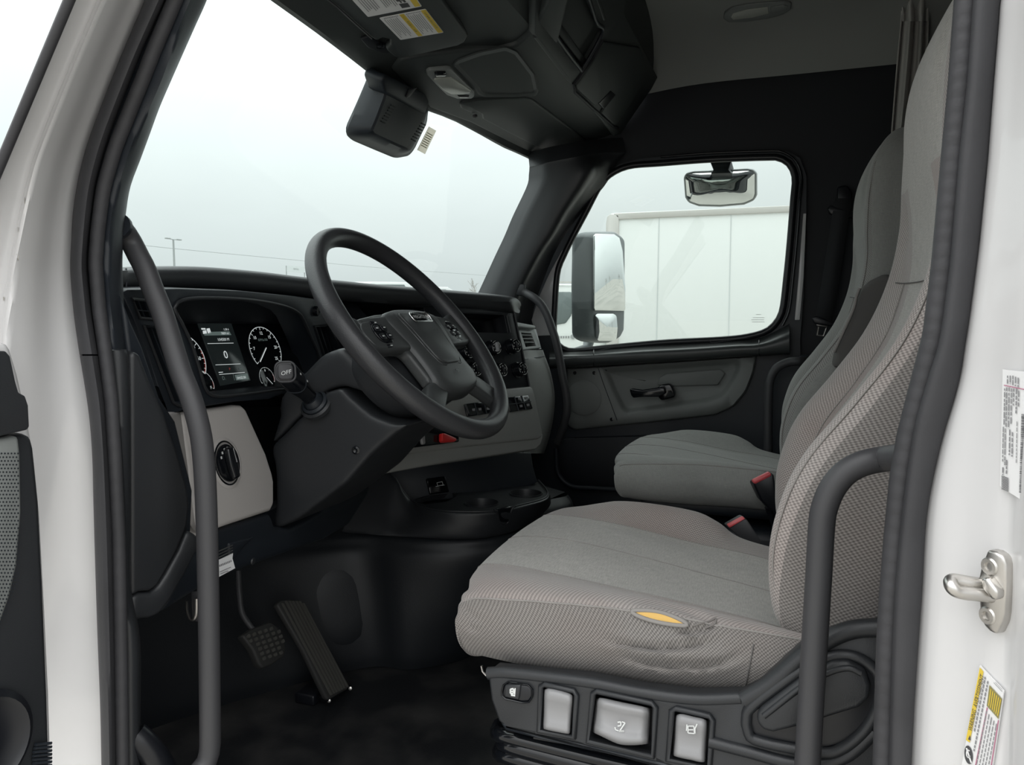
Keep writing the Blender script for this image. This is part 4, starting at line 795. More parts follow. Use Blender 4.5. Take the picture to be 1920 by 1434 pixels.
# ------------------------------------------------------------------ pedals
bpd = thing('brake_pedal', P(497, 1210, 'Y', 1.0), 'black rubber brake pedal with a studded pad on a thin bent arm', 'pedal')
bq = PL.three(P(458, 1190, 'X', .555), P(536, 1190, 'X', .66), P(497, 1248, 'X', .60)+V((0, -.02, 0)))
pad_ = [(455, 1192), (475, 1178), (508, 1166), (522, 1175), (533, 1195), (537, 1215), (534, 1230), (510, 1247), (494, 1253), (486, 1245), (474, 1217)]
pd_ = slab('pad', bq, pad_, .02, M['pedal'], bpd, bev=.005, seg=3)
o_ = [bq.px(*a) for a in pad_]
for j in range(6):
    for i in range(6):
        a = (.5+i)/6; b = (.5+j)/6; x = 458+a*64+b*22; y = 1190-a*21+b*54
        if inside(bq.px(x, y), [bq.px(*k) for k in grow(pad_, -4)]): plate('stud', bq, rrect(.0075, .0065, .0015, 2, *bq.px(x, y)), .003, M['rib'], pd_, bev=0)
tube('arm', [P(447, 1070, 'Y', 1.06), P(449, 1110, 'Y', 1.05), P(453, 1145, 'Y', 1.04), P(463, 1165, 'Y', 1.03), P(477, 1184, 'Y', 1.015), P(490, 1200, 'Y', 1.01)], .006, M['tube'], bpd, n=8, res=30)
acp = thing('accelerator_pedal', P(610, 1310, 'Z', 0), 'long black ribbed accelerator pedal hinged on the floor', 'pedal')
aq = PL.three(P(525, 1130, 'X', .665), P(570, 1128, 'X', .735), P(640, 1300, 'Z', .02))
al = [(520, 1134), (526, 1126), (545, 1123), (562, 1126), (572, 1136), (612, 1205), (656, 1284), (652, 1292), (618, 1312), (612, 1308), (570, 1220)]
ab_ = slab('tread', aq, al, .014, M['pedal'], acp, bev=.004, seg=2)
for k in range(7):
    t = (k+.6)/7.2; t2 = t
    plate('rib', aq, [aq.px(523+t*47, 1131+(-4 if .2 < t < .8 else 0)), aq.px(526+t*47, 1131+(-4 if .2 < t < .8 else 0)), aq.px(618+t2*36+1, 1304-t2*18), aq.px(618+t2*36-2, 1305-t2*18)], .003, M['rib'], ab_, bev=0)
slab('hinge', aq, [(606, 1304), (618, 1316), (660, 1290), (656, 1282)], .02, M['gloss'], acp, off=-.006, bev=.003)
box('hinge_foot', P(585, 1300, 'Z', .012), (.06, .05, .024), M['satin'], acp, bev=.004)
for x, y in ((617, 1313), (657, 1290)): lathe('hinge_pin', P(x, y, 'Z', .018), V((-1, -.5, .3)), [(.004, 0), (.004, .004), (.001, .005)], M['steel'], acp, n=10)

# ------------------------------------------------------------------ grab handles
def handle(nm, l, X, r, label, foot=None, res=70):
    h = thing(nm, P(*l[-1][:2], 'X', X), label, 'grab handle', 'grab handles beside the doors')
    pts = [P(a[0], a[1], 'X', a[2] if len(a) > 2 else X) for a in l]
    tube('bar', pts, r, M['tube'], h, n=16, res=res); return h, pts
h, p_ = handle('grab_handle', [(222, 424, .055), (232, 432, .068), (247, 455, .08), (258, 477, .08), (272, 504, .08), (288, 546, .08), (305, 588, .08), (321, 640, .08), (340, 700, .08), (356, 740, .08), (371, 790, .08), (380, 840, .08), (386, 926, .08), (390, 1074, .08), (392.5, 1221, .08), (394, 1368, .08), (393, 1405, .08), (385, 1432, .075), (350, 1470, .05)], .08, .0128, 'long dark grey grab handle curving down the front pillar in front of the dashboard')
lathe('upper_mount', p_[0], (p_[1]-p_[0]), [(.0155, -.004), (.0155, .003), (.013, .006)], M['dark'], h, n=20)
h, p_ = handle('grab_handle', [(1712, 856, .09), (1690, 857, .12), (1660, 860, .15), (1620, 868, .15), (1588, 884, .15), (1563, 912, .15), (1548, 945, .15), (1541, 980, .15), (1535, 1080, .15), (1528, 1194, .15), (1519, 1342, .15), (1514, 1434, .15), (1510, 1500, .15)], .15, .0126, 'dark grey grab handle bent around the rear door edge in front of the torn seat')
h, p_ = handle('grab_handle', [(980, 546, 1.80), (987, 550, 1.80), (1001, 558, 1.79), (1015, 571, 1.79), (1026, 591, 1.79), (1034, 613, 1.79), (1042, 638, 1.79), (1049, 670, 1.79), (1056, 710, 1.79), (1062, 742, 1.79), (1063, 770, 1.79), (1056, 800, 1.80), (1046, 830, 1.82)], 1.79, .0135, 'thin dark grab handle on the far front pillar beside the small air vent')
slab('mount_plate', PL.three(P(950, 545, 'X', 1.80), P(985, 550, 'X', 1.80), P(980, 530, 'X', 1.80)), [(952, 545), (956, 536), (966, 532), (984, 533), (984, 552), (975, 555), (954, 550)], .012, M['char'], h, off=.006, bev=.003)
h, p_ = handle('grab_handle', [(1520, 677, 1.90), (1500, 677, 1.84), (1478, 679, 1.84), (1456, 690, 1.84), (1444, 712, 1.84), (1441, 740, 1.84), (1440, 790, 1.84), (1440, 850, 1.84)], 1.84, .0135, 'dark grab handle standing behind the far door\'s panel')
lathe('upper_mount', P(1508, 677, 'X', 1.87), V((-1, 0, 0)), [(.02, -.02), (.02, 0), (.014, .005)], M['dark'], h, n=16)

# ------------------------------------------------------------------ seats
def resamp(l, n): return crom(l, n)
TEAR = [(1186, 1146), (1212, 1145), (1242, 1149), (1276, 1162), (1289, 1170), (1261, 1171), (1223, 1164), (1194, 1154)]
ARCS = [([(1120, 1192), (1150, 1203), (1200, 1212), (1250, 1214), (1300, 1209), (1340, 1198), (1362, 1180)], 5), ([(1150, 1222), (1210, 1242), (1276, 1249), (1330, 1246), (1370, 1236), (1402, 1214)], 6), ([(1180, 1124), (1250, 1134), (1300, 1150), (1340, 1172)], 4), ([(1260, 1182), (1300, 1184), (1335, 1176), (1345, 1160)], 4), ([(868, 1130), (880, 1150), (905, 1168)], 3), ([(868, 1150), (880, 1172), (900, 1184)], 3)]
def blend(rows):
    for it in range(40):
        old = [list(r) for r in rows]
        for j in range(1, len(rows)-1):
            for k in range(0, 34):
                w_ = .5*(1-k/34); q_ = old[j-1][k]+old[j+1][k]
                rows[j][k] = old[j][k]*(1-w_)+q_*(w_/2)
    return rows
LAST = [None]
def wrinkle(rows):
    rows = wrinkle_(blend(rows)); LAST[0] = rows
    return rows
def flat_(rows):
    rows = blend(rows); LAST[0] = rows
    return rows
def wrinkle_(rows):
    lines = []
    for l, a in ARCS:
        q = np.array([tuple(p)[:2] for p in crom([V((x, y, 0)) for x, y in l], 40)]); lines.append((q, a))
    tc_ = np.array(TEAR)
    m = len(rows); n = len(rows[0])
    for j in range(1, m-1):
        for k in range(1, n-1):
            p = rows[j][k]; x, y = proj(p)
            if not (850 < x < 1450 and 1090 < y < 1300) or p.x > .45: continue
            d = 0
            for q, a in lines:
                rr_ = np.hypot(q[:, 0]-x, q[:, 1]-y); i_ = int(np.argmin(rr_)); r = rr_[i_]; t_ = i_/39; d += a*.0014*min(1, 5*t_*(1-t_))*(-math.exp(-(r/6)**2)*1.15+.5*math.exp(-((r-14)/8)**2))
            rows[j][k] = p+V((-.75, -.1, .65))*d
    return rows
def seat(dx, label, driver):
    s = thing('driver_seat' if driver else 'passenger_seat', (.5+dx, .1, 0), label, 'seat')
    def mv(l): return [V((x+dx, y, z)) for x, y, z in l]
    def row(X, top, nose, F0=None): return resamp(mv((F0 or [(X, nose-.045, .398), (X, nose-.012, .408), (X, nose+.006, .432), (X, nose+.008, .458)])+[(X, y, z) for y, z in top]+[(X, -.14, top[-1][1]-.004), (X, -.16, top[-1][1]-.03)]), 70)
    side = lambda X, zf, zr, y0=.40: resamp(mv([(X, y0-.01, zf+.006), (X, y0-.03, zf), (X, .30, zf), (X, .2, (zf+zr)/2+.002), (X, .1, (zf+zr)/2+.004), (X, .03, zr), (X, -.03, zr+.012), (X, -.10, zr+.02), (X, -.16, zr+.02)]), 70)
    mid = lambda X, zf, zr, y0=.40: resamp(mv([(X, y0, zf-.01), (X, y0-.002, zf), (X, .30, zf), (X, .2, (zf+zr)/2), (X, .1, (zf+zr)/2), (X, .03, zr), (X, -.03, zr), (X, -.10, zr), (X, -.16, zr)]), 70)
    rows = [side(.34, .392, .398, .37), side(.283, .388, .396, .385), mid(.250, .412, .424, .396), mid(.237, .445, .452, .398), mid(.2375, .470, .474, .400),
        row(.248, [(.404, .489), (.335, .496), (.228, .500), (.168, .501), (.079, .498), (-.021, .494), (-.1, .49)], .398, [(.248, .400, .455), (.248, .405, .472)]),
        row(.275, [(.413, .490), (.34, .504), (.228, .508), (.168, .508), (.079, .502), (-.021, .492), (-.1, .485)], .408, [(.275, .396, .430), (.275, .408, .447), (.275, .413, .468)]),
        row(.32, [(.419, .490), (.36, .503), (.29, .503), (.165, .495), (.06, .483), (-.022, .47), (-.1, .46)], .418, [(.32, .380, .400), (.32, .404, .415), (.32, .416, .442), (.32, .419, .468)]),
        row(.37, [(.425, .489), (.371, .4945), (.298, .491), (.161, .477), (.043, .464), (-.025, .452), (-.1, .44)], .417),
        row(.45, [(.430, .488), (.35, .495), (.25, .486), (.15, .471), (.06, .458), (-.02, .446), (-.1, .435)], .423),
        row(.53, [(.432, .487), (.34, .494), (.213, .479), (.12, .464), (.05, .453), (-.019, .441), (-.1, .43)], .426),
        row(.61, [(.430, .488), (.36, .494), (.25, .484), (.15, .468), (.06, .455), (-.015, .443), (-.1, .43)], .430),
        row(.68, [(.423, .489), (.39, .492), (.289, .487), (.148, .466), (.06, .456), (-.01, .444), (-.1, .43)], .424),
        row(.735, [(.410, .487), (.37, .497), (.277, .507), (.158, .500), (.11, .486), (.06, .462), (-.1, .435)], .408),
        row(.765, [(.400, .482), (.36, .492), (.277, .505), (.158, .498), (.11, .480), (.06, .452), (-.1, .43)], .398),
        mid(.785, .46, .43, .40), mid(.785, .43, .42, .395), side(.76, .40, .40, .385), side(.70, .395, .398, .37)]
    ms = [M['f_bol'], M['f_mid'], M['f_side']] if driver else [M['f_pas'], M['f_pas'], M['f_pas']]
    nr = len(rows)-1
    cu_ = loft('cushion', rows, ms, s, dense=(110, nr*6+1), fmat=lambda v, u: (1 if 8 <= v*nr < 12 and u > .02 else (0 if v*nr > 4.9 and v*nr < 14 else 2)), disp=wrinkle if driver else flat_)
    g = np.array([[tuple(p) for p in r] for r in rows])
    def seamline(k, r=.0016, m='seam', a=6, b=69, dz=.0008): tube('seam', [V(p)+V((0, 0, dz*.4)) for p in LAST[0][6*k][int(a*110/70):int(b*110/70)]], r, M[m], cu_, n=6, res=80)
    seamline(5, .0013); seamline(8, .0009); seamline(10, .0009); seamline(12, .0009)
    box('cushion_pan', (.515+dx, .12, .385), (.44, .46, .04), M['dark'], s, bev=.015)
    # backrest: sections from the seat up to the built-in headrest
    lev = [(-.045, .44, .215, .05, .12), (.006, .50, .233, .052, .13), (.016, .578, .236, .055, .15), (.004, .644, .236, .052, .155), (-.02, .70, .236, .048, .155), (-.067, .765, .235, .042, .15), (-.113, .836, .232, .034, .14), (-.142, .913, .220, .024, .13), (-.154, .989, .205, .010, .12), (-.153, 1.06, .193, -.002, .11), (-.155, 1.14, .186, -.010, .10), (-.166, 1.21, .175, -.008, .09), (-.190, 1.262, .150, -.002, .075), (-.222, 1.295, .105, .0, .05), (-.245, 1.302, .05, 0, .02)]
    rows = []
    for Y, z, hw, dip, th in lev:
        c_ = .5+dx; pr_ = [(-.70, -th), (-.96, -th*.9), (-1.0, -th*.5), (-1.0, -.030), (-.955, -.006), (-.86, 0), (-.74, -.010 if dip > 0 else 0), (-.62, -dip*.75), (-.3, -dip), (0, -dip*1.05), (.3, -dip), (.62, -dip*.75), (.74, -.010 if dip > 0 else 0), (.86, 0), (.955, -.006), (1.0, -.030), (1.0, -th*.5), (.96, -th*.9), (.70, -th)]
        lean = max(0, min(1, (z-.55)/.5))
        rows.append([V((c_+a*hw, Y+b-.0*lean, z+(b*.25 if z < 1.2 else 0))) for a, b in pr_])
    nb_ = 18
    bmats = [M['f_bol'], M['f_mid'], M['f_side']] if driver else [M['f_pas2'], M['f_pas'], M['f_pas']]
    bk = loft('backrest', rows, bmats, s, dense=(91, 100), cu_=False, capb=True, fmat=lambda v, u: 1 if (.36 < u < .64 or (v > .62 and .25 < u < .75)) else (0 if .2 < u < .8 else 2))
    gb = np.array([[tuple(p) for p in r] for r in rows])
    for k in (7, 11): tube('seam', [V(p)+V((0, .0015, 0)) for p in gb[1:8, k]], .0010, M['seam'], bk, n=6, res=60)
    for k in (4, 14): tube('seam', [V(p)+V((0, .0012, 0)) for p in gb[1:12, k]], .0010, M['seam'], bk, n=6, res=80)
    tube('seam', [V(p)+V((0, .002, 0)) for p in gb[7][6:13]], .0009, M['seamd'], bk, n=6, res=40)
    tube('hem', [V(p)+V((0, 0, .0)) for p in gb[1][0:4]], .004, M['seamd'], bk, n=8, res=20)
    return s, cu_, bk
ds, dcu, dbk = seat(0, 'large grey fabric driver\'s seat nearest the camera, its cushion torn open with yellow foam showing', True)
t_ = bvh(dcu)
tp_ = [hit(t_, x, y, .0022) for x, y in TEAR]
if all(tp_):
    fc = sum(tp_, V((0, 0, 0)))/len(tp_); vs2 = tp_+[p*.4+fc*.6+V((0, 0, .0015)) for p in tp_]+[fc+V((0, 0, .002))]; n = len(tp_)
    fo_ = mesh('exposed_foam', vs2, [[i, (i+1) % n, n+(i+1) % n, n+i] for i in range(n)]+[[n+i, n+(i+1) % n, 2*n] for i in range(n)], M['foam'], ds); fo_['label'] = 'yellow foam showing through the tear'
    tube('torn_edge', tp_, .0026, M['seam'], ds, n=8, closed=True, res=60)
tube('fray', [hit(t_, x, y, .001) for x, y in ((1300, 1172), (1315, 1168), (1332, 1165), (1342, 1160), (1340, 1170), (1322, 1178))], .0011, M['f_side'], ds, n=8, res=30)
tube('side_seam', [p for p in [hit(t_, x, y, .0006) for x, y in ((1413, 1207), (1410, 1225), (1405, 1250), (1400, 1275), (1396, 1292))] if p], .0009, M['seamd'], ds, n=6, res=24)
# seat side valance with its switch and three levers
bz = PL.three(P(915, 1300, 'X', .212), P(1340, 1380, 'X', .195), P(1340, 1310, 'X', .199))
bo = [(914, 1262), (922, 1254), (960, 1258), (1100, 1272), (1200, 1292), (1300, 1304), (1390, 1302), (1420, 1288), (1460, 1250), (1510, 1205), (1560, 1185), (1610, 1172), (1665, 1170), (1665, 1470), (1330, 1470), (1230, 1427), (1100, 1400), (1010, 1378), (950, 1367), (934, 1352), (920, 1312)]
L1 = [(1014, 1287), (1022, 1283), (1076, 1295), (1081, 1303), (1076, 1382), (1010, 1370)]; L2 = [(1112, 1300), (1120, 1296), (1222, 1318), (1229, 1326), (1224, 1418), (1102, 1390)]; L3 = [(1260, 1332), (1268, 1328), (1330, 1342), (1336, 1350), (1330, 1440), (1252, 1424)]
val = holed('side_valance', bz, bz.pxs(bo), [bz.pxs(roundl) for roundl in (L1, L2, L3)], .03, M['char'], ds, chamfer=.004)
prism('valance_back', [bz.at(*a, -.022) for a in ((1000, 1280), (1340, 1330), (1340, 1445), (1000, 1385))], -bz.n*.006, M['satin'], val, bev=0)
for l in (L1, L2, L3): tube('opening_rim', [bz.at(*a, .001) for a in l], .0035, M['char'], val, n=8, closed=True)
tube('upper_bead', [bz.at(x, y, -.006) for x, y in ((916, 1262), (960, 1262), (1100, 1278), (1200, 1297), (1300, 1310), (1390, 1308))], .008, M['char'], val, n=10, res=40)
prism('valance_skirt', [bz.at(*a, .0) for a in ((930, 1345), (1010, 1374), (1230, 1424), (1340, 1450), (1340, 1480), (1230, 1440), (1010, 1388), (945, 1372))], -bz.n*.05, M['dark'], val, bev=.006)
def lever(tl, bl_, prof, h=.010):                         # top edge, bottom edge (left to right), profile over the height
    T_ = crom([V((*a, 0)) for a in tl], 14); B_ = crom([V((*a, 0)) for a in bl_], 14); rows = []
    for t, o in prof:
        r = []
        for k, (a, b) in enumerate(zip(T_, B_)):
            s_ = k/13; p = a*(1-t)+b*t; e_ = -.016 if k in (0, 13) else (o-.004 if k in (1, 12) else o)
            if k in (1, 12): p = p*1.0
            r.append(bz.at(p.x+(.8 if k == 0 else -.8 if k == 13 else 0), p.y, e_ if o > -.01 else o))
        rows.append(r)
    return loft('lever', rows, M['silver'], val, ang=75)
PA = [(0, -.016), (.0, .002), (.03, .007), (.09, .010), (.2, .0105), (.3, .0085), (.45, .006), (.6, .0055), (.75, .007), (.88, .010), (.95, .010), (.99, .006), (1, -.016)]
PB = [(0, -.016), (.0, .002), (.03, .008), (.10, .013), (.18, .0135), (.27, .010), (.4, .0085), (.6, .009), (.72, .012), (.82, .016), (.90, .017), (.97, .013), (1, .008), (1, -.016)]
l1 = lever([(1018, 1293), (1030, 1290), (1050, 1294), (1066, 1299), (1077, 1304)], [(1016, 1366), (1030, 1370), (1050, 1374), (1062, 1376), (1071, 1376)], PA)
l2 = lever([(1117, 1310), (1128, 1308), (1165, 1316), (1200, 1323), (1221, 1328)], [(1110, 1372), (1125, 1379), (1150, 1391), (1165, 1396), (1190, 1397), (1217, 1394)], PB)
l3 = lever([(1265, 1341), (1278, 1338), (1300, 1343), (1318, 1347), (1328, 1352)], [(1260, 1416), (1275, 1421), (1295, 1425), (1312, 1429), (1324, 1429)], PA)
for l, pth, wds in ((l2, [[(1158, 1354), (1164, 1353), (1164, 1360), (1158, 1361)], [(1153, 1363), (1154, 1368), (1160, 1370)], [(1166, 1353), (1172, 1355), (1162, 1370), (1170, 1370)], [(1161, 1371), (1170, 1371)]], .0014), (l3, [[(1288, 1358), (1287, 1370)], [(1290, 1361), (1301, 1361), (1302, 1375), (1290, 1374), (1290, 1361)], [(1290, 1368), (1300, 1368)], [(1303, 1366), (1307, 1357)], [(1303, 1366), (1303, 1375)]], .0012)):
    f = Flat(); q = bz.off(.0128 if l is l2 else .0108)
    for p in pth: f.path([q.at(*a) for a in p], wds, bz.n)
    f.build('lever_icon', M['print'], l)
swb = slab('heater_switch', bz, [(941, 1296), (944, 1284), (953, 1278), (990, 1284), (998, 1292), (998, 1306), (992, 1316), (980, 1317), (948, 1310), (941, 1304)], .008, M['satin'], val, off=.003, bev=.003)
slab('rocker', bz, [(946, 1284), (976, 1284), (972, 1313), (945, 1307)], .006, M['char'], swb, off=.006, bev=.002)
tube('switch_ring', [bz.at(*a, .003) for a in ((941, 1296), (944, 1284), (953, 1278), (990, 1284), (998, 1292), (998, 1306), (992, 1316), (980, 1317), (948, 1310), (941, 1304))], .0012, M['gloss'], swb, n=6, closed=True)
f = Flat(); q = bz.off(.0068); f.path([q.at(*a) for a in ((957, 1292), (963, 1291), (963, 1300), (957, 1300))], .002, bz.n, True).line(q.at(958, 1303), q.at(966, 1304), .002, bz.n).line(q.at(966, 1290), q.at(965, 1302), .0015, bz.n).line(q.at(957, 1296), q.at(963, 1296), .002, bz.n); f.build('switch_icon', M['print'], swb)
# recliner housing and paddle
tube('housing_ridge', [bz.at(x, y, -.002) for x, y in ((1395, 1312), (1440, 1285), (1500, 1236), (1550, 1200), (1600, 1180), (1660, 1176))], .010, M['char'], val, n=10, res=50)
slab('housing_well', bz, [(1402, 1340), (1412, 1322), (1500, 1262), (1560, 1236), (1600, 1236), (1640, 1262), (1645, 1310), (1620, 1360), (1580, 1395), (1540, 1404), (1420, 1382), (1404, 1365)], .006, M['satin'], val, off=.0035, bev=.002)
tube('well_rim', [bz.at(x, y, .003) for x, y in ((1400, 1345), (1412, 1322), (1500, 1258), (1560, 1231), (1605, 1232), (1645, 1262), (1650, 1310), (1624, 1365), (1580, 1402), (1535, 1410), (1420, 1388), (1402, 1368))], .006, M['char'], val, n=10, closed=True, res=90)
pdl = slab('recline_paddle', bz, [(1418, 1338), (1428, 1326), (1500, 1272), (1560, 1240), (1590, 1238), (1622, 1256), (1632, 1285), (1630, 1310), (1610, 1328), (1570, 1340), (1500, 1362), (1450, 1374), (1430, 1370), (1419, 1355)], .016, M['char'], val, off=.014, bev=.006, seg=3)
tube('paddle_ridge', [bz.at(x, y, .013) for x, y in ((1432, 1342), (1500, 1290), (1550, 1262), (1590, 1252), (1615, 1262))], .0035, M['char'], pdl, n=8, res=30)
tube('lower_ridge', [bz.at(x, y, .0) for x, y in ((1330, 1390), (1400, 1408), (1500, 1432), (1580, 1420), (1640, 1370))], .007, M['char'], val, n=10, res=40)
# suspension under the valance
box('pedestal', (.5, .08, .17), (.42, .44, .32), M['satin'], ds, bev=.03)
for a, b, r in (((936, 1374), (1300, 1462), .010), ((948, 1392), (1300, 1482), .012), ((940, 1412), (1250, 1490), .010)):
    tube('bellows_rib', [P(a[0], a[1]-14, 'X', .30), P(a[0]-3, a[1], 'X', .26), P(a[0]+20, a[1]+8, 'X', .235), P((a[0]+b[0])/2, (a[1]+b[1])/2+4, 'X', .232), P(*b, 'X', .232)], r, M['gloss'], ds, n=10, res=50)
tube('wire', [P(x, y, 'X', .30) for x, y in ((903, 1248), (905, 1258), (912, 1266))], .002, M['steel'], ds, n=6)
tube('wire', [P(x, y, 'X', .28) for x, y in ((945, 1364), (936, 1375), (936, 1390), (945, 1400))], .0025, M['gloss'], ds, n=6)

psn, pcu, pbk = seat(.965, 'smaller looking grey fabric passenger seat by the far door', False)
am = prism('folded_armrest', [P(x, y, 'X', 1.19) for x, y in ((1672, 512), (1655, 515), (1634, 525), (1619, 538), (1612, 552), (1604, 576), (1584, 620), (1566, 660), (1560, 690), (1600, 690), (1690, 560))], V((.055, 0, 0)), M['seamd'], psn, bev=.012, seg=3)
am['label'] = 'dark folded armrest with a zipper along its edge'
tube('zipper', [P(x, y, 'X', 1.188) for x, y in ((1612, 540), (1606, 556), (1600, 580), (1580, 625), (1564, 660))], .0035, M['seam'], am, n=8, res=40)
box('pedestal', (1.47, .08, .17), (.40, .42, .34), M['dark'], psn, bev=.03)
# buckles and belt
def buckle(nm, body, X, d, label, top, slot=None):
    b = thing(nm, P(*body[-1], 'X', X), label, 'seat belt buckle')
    prism('body', [P(x, y, 'X', X) for x, y in body], V((d, .012, 0)), M['tube' if X < 1 else 'satin'], b, bev=.004)
    prism('release_button', [P(x, y, 'X', X-.002) for x, y in top], V((d*.35, .005, .002)), M['buckle'], b, bev=.003)
buckle('belt_buckle', [(1413, 907), (1448, 886), (1452, 892), (1457, 940), (1463, 968), (1446, 957), (1428, 938)], 1.15, .03, 'black seat belt buckle with a red button beside the passenger seat', [(1412, 905), (1414, 901), (1444, 886), (1447, 889), (1446, 893), (1416, 908)])
buckle('belt_buckle', [(1366, 989), (1396, 972), (1401, 974), (1428, 1016), (1424, 1024), (1400, 1020)], .86, .03, 'grey seat belt buckle with a thin red edge between the two seats', [(1366, 987), (1395, 971.5), (1398, 972.5), (1368, 990)])
tube('buckle_stalk', [P(1440, 950, 'X', 1.17), P(1455, 990, 'X', 1.19), V((1.2, .02, .0))], .008, M['satin'], bpy.data.objects['belt_buckle'], n=8)
tube('buckle_stalk', [P(1408, 1005, 'X', .875), V((.88, .08, .35)), V((.88, .05, .0))], .008, M['satin'], bpy.data.objects['belt_buckle.001'], n=8)
bl = thing('seat_belt', P(1550, 600, 'X', 1.93), 'black passenger seat belt hanging from its guide on the far rear pillar', 'seat belt')
loft('webbing', [[P(a, y, 'X', X), P(b, y, 'X', X+.0)] for y, a, b, X in ((372, 1566, 1598, 1.93), (405, 1560, 1592, 1.925), (500, 1545, 1578, 1.92), (604, 1528, 1560, 1.91))], M['strap'], bl, thick=.003)
prism('guide', [P(x, y, 'X', 1.925) for x, y in ((1552, 392), (1556, 384), (1600, 396), (1604, 404), (1598, 408), (1556, 402))], V((.02, 0, 0)), M['satin'], bl, bev=.004)
prism('guide_cover', [P(x, y, 'X', 1.935) for x, y in ((1570, 350), (1588, 346), (1598, 360), (1596, 396), (1570, 392))], V((.03, 0, 0)), M['satin'], bl, bev=.006)
prism('keeper', [P(x, y, 'X', 1.905) for x, y in ((1522, 596), (1530, 592), (1566, 606), (1562, 612), (1526, 606))], V((.012, 0, 0)), M['satin'], bl, bev=.003)
tube('latch_tongue', [P(x, y, 'X', 1.905) for x, y in ((1531, 609), (1535, 613), (1532, 628), (1544, 630), (1549, 616), (1551, 612))], .0035, M['steel'], bl, n=8, closed=True)

# ------------------------------------------------------------------ overhead: console, visors, lamps, sensor housing
oc = thing('overhead_console', (1.3, .65, 1.5), 'dark moulded overhead console above the windshield with a reading lamp and cubbies', 'overhead console')
HB = HP.off(.012)
slab('console_body', HP, [(735, 134), (752, 113), (800, 104), (868, 96), (935, 95), (968, 86), (988, 68), (1002, 48), (1022, 15), (1040, -30), (1075, -30), (1040, 105), (1000, 60), (1150, 248), (1110, 285), (1010, 300), (960, 272), (880, 232), (806, 205), (770, 165)][0:11]+[(1040, 110), (1156, 252), (1130, 278), (1060, 292), (1010, 296), (960, 270), (880, 230), (806, 203), (762, 160)], .06, M['head'], oc, off=.010, bev=.008, seg=3)
RP = PL.three(P(1156, 251, 'X', 1.93), P(1230, 145, 'X', 1.95), P(1010, 70, 'Y', .55))
c1_ = [(1028, 20), (1030, 45), (1044, 70), (1086, 126), (1094, 126), (1130, 60), (1118, 40), (1090, -30), (1040, -30)]
c2_ = [(1076, 158), (1078, 172), (1150, 236), (1160, 238), (1215, 150), (1180, 60), (1140, 68), (1132, 70)]
rf_ = [(1030, -150), (1000, -30), (1000, 62), (1060, 140), (1152, 252), (1160, 250), (1232, 146), (1166, 22), (1200, -150)]
holed('rear_face', RP, RP.pxs(rf_), [RP.pxs(c1_)], .02, M['head'], oc, off=.006, chamfer=.002)
tube('fold_edge', [RP.at(x, y, -.002) for x, y in ((1004, 66), (1060, 140), (1110, 200), (1152, 252))], .006, M['head'], oc, n=12)
prism('cubby_back', [RP.at(*a, -.10) for a in ((1000, -40), (1150, -40), (1140, 100), (1090, 150), (1020, 70))], -RP.n*.004, M['dark2'], oc, bev=0)
tube('cubby_rim', [RP.at(*a, .007) for a in c1_], .005, M['dark'], oc, n=8, closed=True, res=80)
slab('cubby_tray', RP, [(1038, 52), (1092, 122), (1100, 112), (1050, 40)], .022, M['head'], oc, off=-.004, bev=.003)
cd_ = slab('cubby_door', RP, [(1081, 160), (1117, 110), (1135, 80), (1200, 90), (1216, 140), (1180, 200), (1157, 233), (1150, 233), (1128, 212), (1133, 205), (1122, 194), (1116, 198), (1083, 168)], .012, M['head'], oc, off=.014, bev=.004)
tube('door_gap', [RP.at(*a, .007) for a in ((1130, 75), (1110, 112), (1075, 158), (1077, 172), (1150, 237), (1158, 240))], .0045, M['dark2'], oc, n=8)
slab('latch', RP, [(1123, 194), (1146, 170), (1155, 178), (1133, 205)], .01, M['satin'], cd_, off=.016, bev=.003)
slab('cubby_bar', RP, [(1094, -20), (1100, -20), (1127, 50), (1124, 54)], .01, M['head'], oc, off=.009, bev=.002); slab('cubby_bar', RP, [(1112, -20), (1122, -20), (1137, 35), (1133, 40)], .01, M['head'], oc, off=.009, bev=.002)
HC = HP.off(.010)
recp = [(853, 121), (858, 115), (900, 100), (948, 90), (968, 98), (1000, 140), (1006, 170), (1002, 177), (960, 180), (911, 179), (900, 174), (891, 161), (872, 142)]
def hring(l, d): return lin([HC.at(*a, d) for a in l], 90, True)
loft('molded_panel', [hring(grow(recp, 4), .0005), hring(grow(recp, 1), .004), hring(grow(recp, -4), .001), hring(grow(recp, -9), -.004), hring([(925+(x-925)*.3, 140+(y-140)*.3) for x, y in recp], -.002)], M['head'], oc, cu_=True, capb=True, ang=60)
rl = thing('reading_lamp', HC.at(845, 160), 'small grey reading lamp with a pale lens set in the overhead console', 'lamp')
bz_ = slab('bezel', HC, [(800, 141), (800, 136), (806, 132), (838, 129), (846, 130), (853, 137), (876, 160), (890, 173), (890, 181), (884, 186), (858, 186), (838, 179), (815, 157)], .012, M['lampg'], rl, off=.008, bev=.003)
slab('lens', HC, [(813, 151), (817, 149), (848, 147), (884, 171), (882, 176), (866, 178), (846, 178), (832, 171)], .01, M['lamp'], rl, off=.012, bev=.003)
slab('lens_edge', HC, [(858, 180), (880, 180), (878, 184), (862, 184)], .004, M['gloss'], rl, off=.0095, bev=.001)
slab('rocker', HC, [(815, 138), (818, 136), (836, 136), (838, 140), (836, 144), (817, 145)], .006, M['gloss'], rl, off=.012, bev=.002)
def visor(nm, pl, l, label, clip, extra=0):
    v = thing(nm, pl.at(*l[0]), label, 'sun visor', 'sun visors over the windshield')
    slab('panel', pl, l, .016, M['head'], v, off=.012, bev=.006, seg=3)
    slab('pivot_recess', pl, clip, .006, M['dark2'], v, off=.004, bev=.002)
    return v
VP = HP.off(.004)
